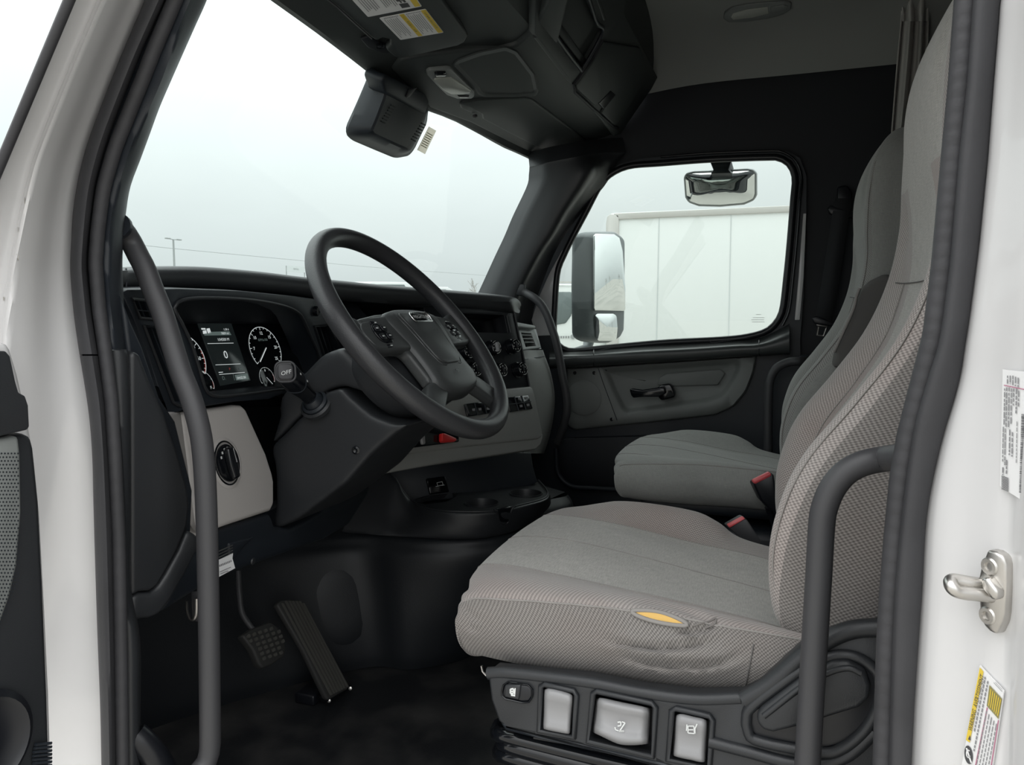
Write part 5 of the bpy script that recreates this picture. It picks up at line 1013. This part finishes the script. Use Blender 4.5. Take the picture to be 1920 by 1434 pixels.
dv = visor('sun_visor', VP, [(560, -40), (600, -12), (630, 11), (664, 42), (697, 72), (706, 78), (718, 72), (732, 76), (733, 86), (724, 92), (727, 97), (740, 108), (750, 111), (800, 100), (858, 87), (872, 80), (878, 68), (870, 55), (828, 0), (800, -40)], 'dark sun visor with two warning labels above the driver\'s side of the windshield', [(676, 74), (690, 70), (726, 86), (732, 100), (716, 100), (690, 90)])
lathe('pivot', VP.at(712, 83, .008), HP.n, [(.008, 0), (.008, .006), (.001, .008)], M['gloss'], dv, n=16); tube('visor_edge', [VP.at(x, y, .013) for x, y in ((600, -12), (630, 11), (664, 42), (697, 72))], .0022, M['tube'], dv, n=6)
pv = visor('sun_visor', VP, [(864, 204), (862, 197), (868, 192), (900, 188), (985, 184), (1000, 189), (1060, 234), (1114, 276), (1112, 281), (1060, 286), (1030, 286), (1010, 278), (950, 248), (905, 224), (903, 215), (893, 210), (884, 213), (872, 208)], 'plain dark sun visor over the passenger side of the windshield', [(846, 199), (862, 196), (880, 205), (908, 215), (906, 222), (886, 216), (866, 210)])
lathe('pivot', VP.at(890, 216, .010), HP.n, [(.007, 0), (.007, .006), (.001, .008)], M['tube'], pv, n=16)
# labels on the driver's visor
VL = HP.off(.0172)
def vl(nm, l, label): 
    t = thing(nm, VL.at(*l[0]), label, 'label'); slab('sticker', VL, l, .0008, M['paper'], t, off=.0002, bev=0, rnd=.003); return t
def bil(l, u, v): a, b, c, d = [V((*p, 0)) for p in l]; r = (a*(1-u)+b*u)*(1-v)+(d*(1-u)+c*u)*v; return (r.x, r.y)
la = [(640, -22), (768, -22), (791, 12), (690, 32)]; lb = [(711, 34), (798, 17), (832, 61), (751, 75)]
va = vl('warning_label', la, 'white warning label cut by the top of the frame on the driver\'s visor'); vb = vl('warning_label', lb, 'white and yellow striped warning label nearer the windshield on the driver\'s visor')
q = VL.off(.0006)
def quad(f, l, u0, u1, v0, v1): f.poly([q.at(*bil(l, *k)) for k in ((u0, v0), (u1, v0), (u1, v1), (u0, v1))])
f = Flat(); quad(f, lb, .42, .52, .02, .98); quad(f, lb, .88, .99, .02, .98); f.build('yellow_band', M['yellow'], vb)
f = Flat()
for k in range(7):
    for a in (.06, .56): quad(f, lb, a+k*.043, a+k*.043+.013, .14 if k % 3 else .1, .92-(k*37 % 5)*.05)
for k in range(9): quad(f, lb, .08+k*.035, .10+k*.035, .04, .07); quad(f, lb, .56+k*.035, .58+k*.035, .04, .07)
f.build('print', M['ink2'], vb)
f = Flat()
for k in range(10): quad(f, lb, .445, .49, .12+k*.07, .16+k*.07); quad(f, lb, .91, .955, .12+k*.07, .16+k*.07)
f.build('band_print', M['olive'], vb)
f = Flat(); quad(f, la, .88, .985, .3, .97); f.build('yellow_band', M['yellow'], va)
f = Flat()
for k in range(6): quad(f, la, .08+k*.045, .094+k*.045, .3, .85-(k % 3)*.04); quad(f, la, .42+k*.04, .433+k*.04, .3, .8-(k % 4)*.04)
f.build('print', M['ink2'], va)
f = Flat()
for k, (a, b) in enumerate(((.66, .70), (.70, .73), (.74, .755), (.76, .80))): quad(f, la, a, b, .35, .62+.07*(k % 2)); quad(f, la, a, b+.01, .72, .92)
f.build('pictogram', M['ink'], va)
# sensor housing on the glass
sh = thing('sensor_housing', (.95, .9, 1.32), 'black boxy sensor cover hanging from the top centre of the windshield with two vent grilles', 'sensor housing')
bk_ = [(690, 118), (690, 133), (688, 147), (670, 190), (648, 238), (649, 253), (660, 263), (700, 280), (741, 297), (767, 292), (777, 280), (790, 252), (801, 230), (802, 212), (806, 196), (770, 160)]
QB = PL.three(V((.7, ws(.7, 1.4), 1.4)), V((1.2, ws(1.2, 1.4), 1.4)), V((.95, ws(.95, 1.2), 1.2)))
def srows(l, d, n=96): return lin(roundpoly([QB.at(*a, d) for a in l], .022), n, True)
fr_ = [(722, 150), (720, 180), (712, 200), (704, 222), (696, 240), (694, 247), (700, 254), (735, 270), (764, 283), (772, 280), (781, 262), (791, 238), (797, 222), (799, 216), (800, 205), (780, 180)]
mid_ = [(a[0]*.45+b[0]*.55, a[1]*.45+b[1]*.55) for a, b in zip(bk_, fr_)]
loft('shell', [srows(bk_, -.004), srows(bk_, .006), srows(grow(bk_, -4), .014), srows(mid_, .040), srows(fr_, .064), srows(grow(fr_, -5), .068)], M['dark'], sh, cu_=True, capb=True, ang=30)
slab('upper_step', QB, [(716, 150), (722, 138), (800, 178), (806, 192), (798, 214), (724, 176)], .05, M['dark'], sh, off=.078, bev=.006)
prism('tab', [QB.at(*a, .082) for a in ((763, 183), (768, 168), (783, 164), (768, 182))], -QB.n*.004, M['char'], sh, bev=.001)
for x0, y0 in ((727, 196), (784, 230)):
    for k in range(7): slab('vent_slot', QB, [(x0+7-k*3.1, y0+k*5), (x0+15-k*3.1, y0+4+k*5), (x0+14-k*3.1, y0+6.2+k*5), (x0+6-k*3.1, y0+2.2+k*5)], .002, M['dark2'], sh, off=.0695, bev=0)
bs = thing('windshield_sticker', QB.at(800, 262), 'small faded barcode sticker on the windshield beside the sensor cover', 'sticker')
stl = [(804, 237), (818, 245), (797, 289), (782, 281)]; mesh('paper', [QB.at(*a, .0045) for a in stl], [[0, 1, 2, 3]], M['backlit'], bs)
q = QB.off(.0048); f = Flat()
for k in range(7): quad(f, stl, .14, .86, .22+k*.088, .25+k*.088)
f.build('barcode', M['olive'], bs)
dl = thing('dome_light', P(1420, 22, 'Z', 1.70), 'unlit oval dome light on the grey headliner above the far door', 'lamp')
tce = bvh(ce)
dlp = [(1356, 36), (1358, 26), (1372, 15), (1400, 9), (1440, 5), (1470, 4), (1484, 8), (1483, 18), (1470, 28), (1440, 36), (1400, 42), (1366, 43)]
dh = hit(tce, 1420, 24); DP = PL.three(hit(tce, 1380, 30), hit(tce, 1460, 18), hit(tce, 1420, 45))
slab('bezel', DP, dlp, .012, M['lampg'], dl, off=.012, bev=.004, seg=3)
slab('lens', DP, [(1370, 33), (1374, 26), (1400, 19), (1440, 14), (1442, 26), (1410, 34), (1374, 38)], .006, M['lamp'], dl, off=.015, bev=.002); slab('lens', DP, [(1444, 14), (1470, 10), (1478, 13), (1474, 20), (1445, 26)], .006, M['lampg'], dl, off=.015, bev=.002)
# sleeper curtain
cu2 = thing('curtain', (1.75, -.33, 1.2), 'grey sleeper curtain gathered behind the seats at the top right', 'curtain')
rows = []
for y, a, b in ((-40, 1694, 1748), (30, 1690, 1742), (120, 1682, 1738), (220, 1674, 1726), (300, 1668, 1712), (400, 1660, 1700)):
    rows.append([P(a+(b-a)*t, y, 'X', 1.86+.022*math.sin(t*15)+.01*math.sin(t*31)) for t in np.linspace(0, 1, 24)])
loft('cloth', rows, M['curt'], cu2, dense=(60, 20), thick=.003)
loft('header_tape', [[p+V((-.01, 0, 0)) for p in r] for r in ([P(1690+(1740-1690)*t, -10, 'X', 1.86+.02*math.sin(t*15)) for t in np.linspace(0, 1, 20)], [P(1692+(1738-1692)*t, 42, 'X', 1.855+.02*math.sin(t*15)) for t in np.linspace(0, 1, 20)])], M['curt'], cu2, thick=.003)

# ------------------------------------------------------------------ rear jamb: striker and labels
tj = bvh(bj)
def jp(x, y, o=.001): 
    h = hit(tj, x, y, o); return h
skr = thing('door_striker', jp(1858, 1110), 'silver door striker bolted to the white rear door jamb', 'door striker')
spl = [(1851, 1030), (1866, 1034), (1880, 1043), (1886, 1058), (1886, 1101), (1883, 1150), (1879, 1165), (1867, 1190), (1855, 1184), (1843, 1172), (1836, 1142), (1834, 1110), (1834, 1082), (1839, 1060)]
SP = PL.three(jp(1845, 1060), jp(1845, 1160), jp(1880, 1110)); prism('striker_plate', [SP.at(*a, .007) for a in spl], -SP.n*.010, M['steel'], skr, bev=.002)
for x, y in ((1857, 1062), (1853, 1154)):
    b = lathe('bolt', SP.at(x, y, .006), SP.n, [(.0062, 0), (.0062, .0012), (.0052, .0022), (.0032, .0022), (.0026, .0004), (.001, .0004)], M['steel'], skr, n=20)
a0 = SP.at(1846, 1097, .004); a1 = SP.at(1864, 1118, .004); out = V((-.02, 1, .04)).normalized()
t0_ = P(1786, 1088, 'X', a0.x-.004); t1_ = P(1800, 1110, 'X', a1.x-.004)
tube('loop', [a0, a0*.55+t0_*.45, t0_, (t0_+t1_)/2+out*.003+V((-.003, 0, 0)), t1_, a1*.55+t1_*.45, a1], .0047, M['steel'], skr, n=14, res=48)
prism('loop_base', [SP.at(*a, .014) for a in ((1838, 1084), (1850, 1082), (1870, 1110), (1869, 1124), (1860, 1126), (1840, 1104))], -SP.n*.008, M['steel'], skr, bev=.003)
LPn = PL.three(jp(1890, 720), jp(1885, 900), jp(1915, 800))
sl_ = thing('specification_label', LPn.at(1895, 800), 'large white specification sticker with a barcode, cut by the right edge of the frame', 'label')
prism('sticker', [LPn.at(*a, .0012) for a in ((1880, 692), (1884, 693), (1932, 698), (1929, 946), (1878, 914), (1875, 910))], -LPn.n*.001, M['paper'], sl_, bev=0)
q = LPn.off(.002); f = Flat(); f2 = Flat()
def vdash(x, y0, y1, wd, dx=-.018, seed=0):
    y = y0; r = random.Random(x*7+seed)
    while y < y1:
        l = r.uniform(4, 13); xx = x+(y-y0)*dx; f.poly([q.at(xx, y), q.at(xx+wd, y), q.at(xx+wd+l*dx, min(y+l, y1)), q.at(xx+l*dx, min(y+l, y1))]); y += l+r.uniform(1.2, 3)
for x, y0, y1, wd in ((1882.5, 728, 796, 2), (1886.5, 726, 800, 2), (1891, 726, 804, 2), (1895.5, 728, 796, 2), (1899.5, 728, 760, 2), (1904.5, 728, 775, 2.4), (1909, 732, 762, 2), (1888, 704, 719, 2), (1893, 704, 720, 2), (1898, 704, 722, 2), (1903, 706, 724, 2), (1908, 708, 726, 2), (1880, 800, 865, 1.8), (1884, 803, 872, 1.8), (1892, 805, 853, 2.2), (1897, 810, 856, 2.2), (1906, 790, 868, 1.4), (1886, 862, 888, 2.4), (1879, 876, 890, 2.6)): vdash(x, y0, y1, wd)
f.build('print', M['ink2'], sl_); f = Flat(); r_ = random.Random(3); y = 776
while y < 922:
    h_ = r_.choice((.7, 1.2, 1.9)); f.poly([q.at(1915-(y-776)*.03, y), q.at(1921-(y-776)*.03, y+.6), q.at(1921-(y-776)*.03, y+h_+.6), q.at(1915-(y-776)*.03, y+h_)]); y += h_+r_.choice((.8, 1.2))
y = 892
while y < 918: f.poly([q.at(1877.5, y-1), q.at(1891, y+4), q.at(1891, y+5), q.at(1877.5, y)]); y += 1.9
f.build('barcode', M['ink'], sl_); f2.line(q.at(1882, 722), q.at(1925, 731), .0006, LPn.n).build('rule', M['pinkink'], sl_)
LW = PL.three(jp(1830, 1300), jp(1815, 1420), jp(1870, 1360))
wl_ = thing('warning_label', LW.at(1840, 1350), 'white warning label with a yellow headline strip low on the rear door jamb', 'label')
wq = [(1837, 1247), (1882, 1295), (1855, 1475), (1802, 1440)]
prism('sticker', [LW.at(*a, .0012) for a in wq], -LW.n*.001, M['paper'], wl_, bev=0)
q = LW.off(.0018); q2 = LW.off(.0022)
f = Flat(); f.poly([q.at(*a) for a in ((1837, 1251), (1844, 1259), (1818, 1392), (1811, 1387))]); f.build('yellow_strip', M['yellow'], wl_)
exv = (q2.at(1841, 1270)-q2.at(1817, 1378)).normalized(); eyv = LW.n.cross(exv)
text('warning_text', 'WARNING  AVERTISSEMENT', q2.at(1830.5, 1318), exv, eyv, .0044, M['ink'], wl_, sx_=.80)
f = Flat(); f.poly([q2.at(*a) for a in ((1815, 1386), (1818.5, 1378), (1820, 1388))]); f.build('warning_triangle', M['ink'], wl_)
f = Flat(); f.poly([q.at(*a) for a in ((1855, 1284), (1879, 1310), (1872, 1348), (1850, 1323))]); f.build('dark_box', M['olive'], wl_)
f = Flat()
for k in range(6):
    t = .12+k*.15; f.poly([q2.at(*bil([(1855, 1284), (1879, 1310), (1872, 1348), (1850, 1323)], u, v)) for u, v in ((t, .1), (t+.06, .1), (t+.06, .9), (t, .9))])
f.build('box_print', M['yellow'], wl_)
f = Flat()
for k, (x, y, l) in enumerate(((1846, 1268, 100), (1851, 1276, 130))):
    yy = y
    while yy < y+l:
        h_ = 3+(int(yy*7) % 5); f.poly([q.at(x-(yy-y)*.2, yy), q.at(x+2.4-(yy-y)*.2, yy+2), q.at(x+2.4-(yy+h_-y)*.2, yy+h_+2), q.at(x-(yy+h_-y)*.2, yy+h_)]); yy += h_+2
for k in range(5):
    x, y = 1849+k*4.6, 1332+k*6; yy = y
    while yy < y+125:
        h_ = 6+(int(yy*5+k) % 9); f.poly([q.at(x-(yy-y)*.19, yy), q.at(x+1.6-(yy-y)*.19, yy+1.5), q.at(x+1.6-(yy+h_-y)*.19, yy+h_+1.5), q.at(x-(yy+h_-y)*.19, yy+h_)]); yy += h_+2
f.poly([q.at(1863+a, 1279+a*1.05+b) for a, b in ((0, 0), (16, 0), (16, 1.2), (0, 1.2))]).poly([q.at(1866+a, 1278+a*1.05+b) for a, b in ((0, 0), (13, 0), (13, .9), (0, .9))])
f.build('print', M['ink2'], wl_)
f = Flat(); f.line(q.at(1851, 1326), q.at(1826, 1450), .0007, LW.n).line(q.at(1872, 1350), q.at(1856, 1450), .0007, LW.n); f.build('rule', M['pinkink'], wl_)
f = Flat(); f.poly([q.at(1816+8*math.cos(a), 1415+17*math.sin(a)+4*math.cos(a)) for a in np.linspace(0, 2*math.pi, 28)[:-1]]); f.build('round_symbol', M['ink'], wl_)
f = Flat(); f.line(q2.at(1812, 1402), q2.at(1821, 1430), .0014, LW.n); f.path([q2.at(1815.5+3.4*math.cos(a), 1413+7*math.sin(a)) for a in np.linspace(.5, 5.5, 12)], .001, LW.n); f.build('symbol_mark', M['paper'], wl_)
f = Flat()
for x, y, a, b in ((8, 560, 3, 8), (33, 482, 3, 12), (47, 376, 1.2, 14), (35, 430, 1.2, 10)): f.poly([hit(bvh(aj), x+u*a, y+v_*b, .0006) or aj.location for u, v_ in ((-.5, -.5), (.5, -.3), (.4, .5), (-.4, .4))])
f.build('paint_scuff', M['scuff'], aj.parent)

# ------------------------------------------------------------------ outside
struct(mesh('floor_lot', [V((-300, -300, -1.2)), V((400, -300, -1.2)), V((400, 400, -1.2)), V((-300, 400, -1.2))], [[0, 1, 2, 3]], M['asph'], smooth=False)).name = 'floor_1'
ms_ = thing('side_mirror', (2.35, .75, .7), 'dark outside mirror, a tall flat glass above a small convex one, beyond the far window', 'mirror')
mo = [(1082, 470), (1088, 446), (1100, 436), (1122, 432), (1160, 434), (1172, 440), (1176, 456), (1176, 560), (1174, 620), (1166, 638), (1140, 648), (1110, 650), (1094, 640), (1080, 622), (1080, 540)]
MB_ = PL((2.35, .66, .97), V((-.46, -.89, .0)))
fr = [(1112, 446), (1118, 435), (1160, 434), (1172, 441), (1176, 456), (1176, 560), (1174, 620), (1166, 636), (1150, 643), (1118, 641), (1111, 625), (1110, 540)]
def mr(l, d): return lin([MB_.at(*a, d) for a in l], 64, True)
bkm = [(1084, 470), (1089, 448), (1102, 437), (1122, 434), (1140, 434), (1150, 450), (1155, 560), (1150, 620), (1140, 640), (1120, 650), (1108, 650), (1094, 640), (1081, 622), (1081, 540)]
prism('housing', [MB_.at(*a, .0) for a in fr], V((-.03, .085, 0)), M['housing'], ms_, bev=.022, seg=4)
slab('mirror_glass', MB_, [(1114, 442), (1118, 438), (1152, 439), (1162, 446), (1168, 470), (1173, 540), (1173, 580), (1171, 583), (1116, 582), (1114, 578)], .006, M['mirror'], ms_, off=.006, bev=.002)
cg = [(1116, 592), (1119, 588), (1150, 588), (1156, 592), (1158, 615), (1156, 636), (1152, 639), (1122, 639), (1118, 630)]
cx_ = sum(a[0] for a in cg)/9; cy_ = sum(a[1] for a in cg)/9
loft('convex_glass', [lin([MB_.at(cx_+(x-cx_)*k, cy_+(y-cy_)*k, d) for x, y in cg], 48, True) for k, d in ((1.0, .005), (.8, .009), (.55, .012), (.3, .0136), (.05, .0142))], M['mirror'], ms_, cu_=True, capb=True)
tube('mirror_arm', [V((2.0, .95, .70)), V((2.16, .88, .68)), P(1100, 655, 'X', 2.33), P(1104, 640, 'X', 2.35)], .022, M['housing'], ms_, n=12)
cm = thing('convex_mirror', (2.15, .25, 1.3), 'small grey rounded look-down mirror hung above the outside of the far window', 'mirror')
CMp = PL((2.16, .25, 1.25), V((-.80, -.10, -.60))); 
co_ = [(1281, 332), (1286, 324), (1300, 321), (1350, 319), (1400, 316), (1414, 318), (1419, 326), (1419, 366), (1414, 376), (1395, 384), (1350, 388), (1310, 387), (1290, 380), (1284, 370)]
prism('housing', [CMp.at(*a, 0) for a in co_], V((.06, 0, .012)), M['board'], cm, bev=.010, seg=3)
ci = grow(co_, -4); mx_ = sum(a[0] for a in ci)/len(ci); my_ = sum(a[1] for a in ci)/len(ci)
loft('glass', [lin([CMp.at(mx_+(x-mx_)*k, my_+(y-my_)*k, d) for x, y in ci], 64, True) for k, d in ((1, .002), (.85, .016), (.6, .028), (.35, .034), (.1, .037), (.02, .0372))], M['mirror'], cm, cu_=True, capb=True)
prism('bracket', [P(x, y, 'X', 2.005) for x, y in ((1330, 300), (1372, 300), (1366, 318), (1372, 324), (1332, 325), (1338, 318))], V((.18, 0, -.01)), M['dark'], cm, bev=.004)
# box truck parked beyond
bt = thing('box_truck', (13, 3, -1.2), 'white box truck parked close beyond the passenger window', 'truck')
XT = 10.5
bxp = [(1137, 420), (1138, 405), (1144, 400), (1152, 399), (1700, 375), (1700, 760), (1137, 760)]
prism('cargo_box', [P(x, y, 'X', XT) for x, y in bxp], V((2.5, 0, 0)), M['trailer'], bt, bev=.03)
prism('top_rail', [P(x, y, 'X', XT-.03) for x, y in ((1150, 400), (1700, 375), (1700, 388), (1160, 411))], V((.1, 0, 0)), M['trail2'], bt, bev=.01)
prism('corner_post', [P(x, y, 'X', XT-.03) for x, y in ((1136, 420), (1138, 406), (1144, 401), (1160, 403), (1160, 430), (1158, 760), (1136, 760))], V((.1, 0, 0)), M['trail2'], bt, bev=.01)
for x in (1235, 1370, 1500): prism('panel_seam', [P(x+a, y, 'X', XT-.006) for a, y in ((0, 400), (2, 400), (-6, 760), (-8, 760))], V((.01, 0, 0)), M['board'], bt, bev=0)
cabp = [(1134, 533), (1000, 531), (975, 590), (950, 640), (940, 700), (940, 760), (1134, 760)]
prism('cab', [P(x, y, 'X', XT+.15) for x, y in cabp], V((2.1, 0, 0)), M['trailer'], bt, bev=.10)
prism('cab_window', [P(x, y, 'X', XT+.13) for x, y in ((1000, 547), (1070, 547), (1076, 552), (1076, 570), (1070, 592), (1060, 606), (1000, 616))], V((.05, 0, 0)), M['farg'], bt, bev=.02)
prism('cab_stripe', [P(x, y, 'X', XT+.14) for x, y in ((1000, 527), (1134, 528), (1134, 531), (1000, 530))], V((.05, 0, 0)), M['trail2'], bt, bev=0)
lathe('fuel_cap', P(1074, 631, 'X', XT+.14), V((-1, 0, 0)), [(.035, 0), (.035, .01), (.001, .012)], M['pole'], bt, n=20)
f = Flat()
for k in range(5): f.poly([P(1046+k*4.6+a, 632+b, 'X', XT+.13) for a, b in ((0, -2), (3.2, -2.2), (3, 2), (.4, 2.2))])
f.build('door_lettering', M['silver'], bt)
ge = pd.off(-.024)
wm = thing('window_etching', ge.at(1425, 600), 'faint etched maker\'s mark low at the rear of the far side window', 'etched mark')
f = Flat(); q = ge.off(.002)
for dy, x0, x1 in ((-12, 1418, 1428), (-6, 1412, 1434), (-2, 1409, 1435), (2, 1410, 1434)):
    for k in range(int((x1-x0)/2.4)): f.poly([q.at(x0+k*2.4+a, 601+dy+b) for a, b in ((0, 0), (1.5, 0), (1.5, 1.1), (0, 1.1))])
f.build('etching', M['silver'], wm)
# far things seen over the dashboard
lpo = thing('light_pole', P(326, 560, 'Y', 60), 'thin twin-arm parking lot light pole far beyond the windshield', 'light pole')
lb_ = P(327, 560, 'Y', 60); lt_ = P(325, 449, 'Y', 60); lb_.x = lt_.x; lb_.y = lt_.y; lb_.z = -1.2
tube('post', [lb_, lt_], [.16, .09], M['pole'], lpo, n=8)
for s in (-1, 1): 
    tube('arm', [lt_, lt_+V((s*.55*1.0, 0, .04))], .05, M['pole'], lpo, n=6); box('lamp_head', lt_+V((s*.75, 0, .05)), (.55, .3, .12), M['pole'], lpo, bev=.02)
pl_ = [P(x, y, 'Y', 75) for x, y in ((120, 440), (260, 459), (400, 473), (560, 488), (700, 501), (850, 512), (960, 520))]
pw = thing('power_line', (pl_[0].x, 75, -1.2), 'faint overhead power line crossing the sky above the dashboard', 'power line')
tube('wire', pl_, .035, M['pole'], pw, n=5, res=30)
for p in (pl_[0], pl_[-1]): tube('pole', [V((p.x, p.y+.1, -1.2)), V((p.x, p.y+.1, p.z+.5))], .15, M['pole'], pw, n=8)
sg = thing('sign_board', P(560, 515, 'Y', 55), 'distant pale sign board on posts seen just left of the wheel rim', 'sign')
sa = [P(*a, 'Y', 55) for a in ((538, 498), (572, 500), (572, 511), (538, 509))]
prism('board', sa, V((0, .15, 0)), M['board'], sg, bev=0); text('sign_text', 'RRM RAL', (sa[0]+sa[2])/2+V((0, -.02, 0)), V((1, 0, 0)), V((0, 0, 1)), .26, M['pole'], sg)
for k in (0, 1): p = sa[k*1].copy(); tube('post', [V((p.x, 55.1, -1.2)), V((p.x, 55.1, p.z))], .06, M['pole'], sg, n=6)
for i, (x0, x1, y0, lab) in enumerate(((600, 668, 529, 'distant white van behind the top of the steering wheel rim'), (690, 772, 528, 'distant white truck seen through the top of the steering wheel'), (776, 850, 537, 'distant pale truck roof just right of the steering wheel'), (470, 536, 522, 'distant pale vehicle just above the dashboard left of the wheel'))):
    v = thing('parked_truck', P((x0+x1)/2, 600, 'Y', 40), lab, 'truck'); 
    pts = [P(x, y, 'Y', 40) for x, y in ((x0, y0+5), (x0+8, y0), (x1-10, y0+1), (x1, y0+7), (x1, y0+60), (x0, y0+60))]
    for p in pts[-2:]: p.z = -.9
    prism('body', pts, V((0, 2.2, 0)), M['far'], v, bev=.08); wz = [P(x, y, 'Y', 39.98) for x, y in ((x0+12, y0+5), (x1-14, y0+5.5), (x1-10, y0+12), (x0+8, y0+12))]; prism('window', wz, V((0, .05, 0)), M['farg'], v, bev=0)
    for xx in (x0+12, x1-12): c_ = P(xx, y0+60, 'Y', 40); c_.z = -.8; lathe('wheel', c_+V((0, -.02, 0)), V((0, 1, 0)), [(.4, 0), (.4, .25)], M['dark'], v, n=16)
def tree(px_, Yd, h, seed, lab, px_is_x=True):
    r = random.Random(seed); b = P(px_, 560, 'Y', Yd); b.z = -1.2
    t = thing('bare_tree', b, lab, 'tree', 'bare trees beyond the windshield'); vs3 = []
    def grow_(p, d, l, rad, lev):
        q_ = p+d*l; vs3.append((p, q_, rad))
        if lev == 0: return
        for k in range(3 if lev > 1 else 4):
            a = r.uniform(.3, .9); ax2 = V((r.uniform(-1, 1), r.uniform(-1, 1), r.uniform(-.2, .4))).normalized()
            grow_(p+d*l*r.uniform(.55, 1), (Matrix.Rotation(a*r.choice((-1, 1)), 3, ax2) @ d).normalized(), l*r.uniform(.55, .75), rad*.55, lev-1)
    grow_(b, V((0, 0, 1)), h*.40, .13, 4)
    vv = []; ff = []
    for p, q_, rad in vs3:
        u = (q_-p).orthogonal().normalized(); w_ = (q_-p).normalized().cross(u); k0 = len(vv)
        for c_, rr_ in ((p, rad), (q_, rad*.6)):
            for k in range(3): vv.append(c_+(u*math.cos(2.1*k)+w_*math.sin(2.1*k))*max(rr_, .018))
        for k in range(3): ff.append([k0+k, k0+(k+1) % 3, k0+3+(k+1) % 3, k0+3+k])
    mesh('branches', vv, ff, M['bark'], t)
tree(882, 26, 5.0, 3, 'small bare tree at the right end of the windshield, left of its twin'); tree(909, 24, 5.9, 8, 'bare tree closest to the far pillar beyond the windshield')
for i, (x, y) in enumerate(((14, -45), (24, -58), (34, -45), (46, -60))):
    b = V((x, y, -1.2)); r = 5+i % 2
    t = bpy.data.objects['bare_tree.001' if i % 2 else 'bare_tree']; c_ = t.copy(); COL.objects.link(c_); c_.location = b; c_['label'] = ('tall bare tree behind the cab, reflected in the outside mirror', 'second bare tree behind the cab, reflected in the outside mirror', 'third bare tree behind the cab, reflected in the outside mirror', 'farthest bare tree behind the cab, reflected in the outside mirror')[i]; c_['group'] = 'bare trees behind the cab'
    for ch in t.children: k = ch.copy(); COL.objects.link(k); k.parent = c_

tube('sill_corner', [P(252, 1378, 'X', .03), P(268, 1392, 'X', .035), P(290, 1418, 'X', .045), P(312, 1455, 'X', .06)], .016, M['satin'], wl, n=12, res=20)
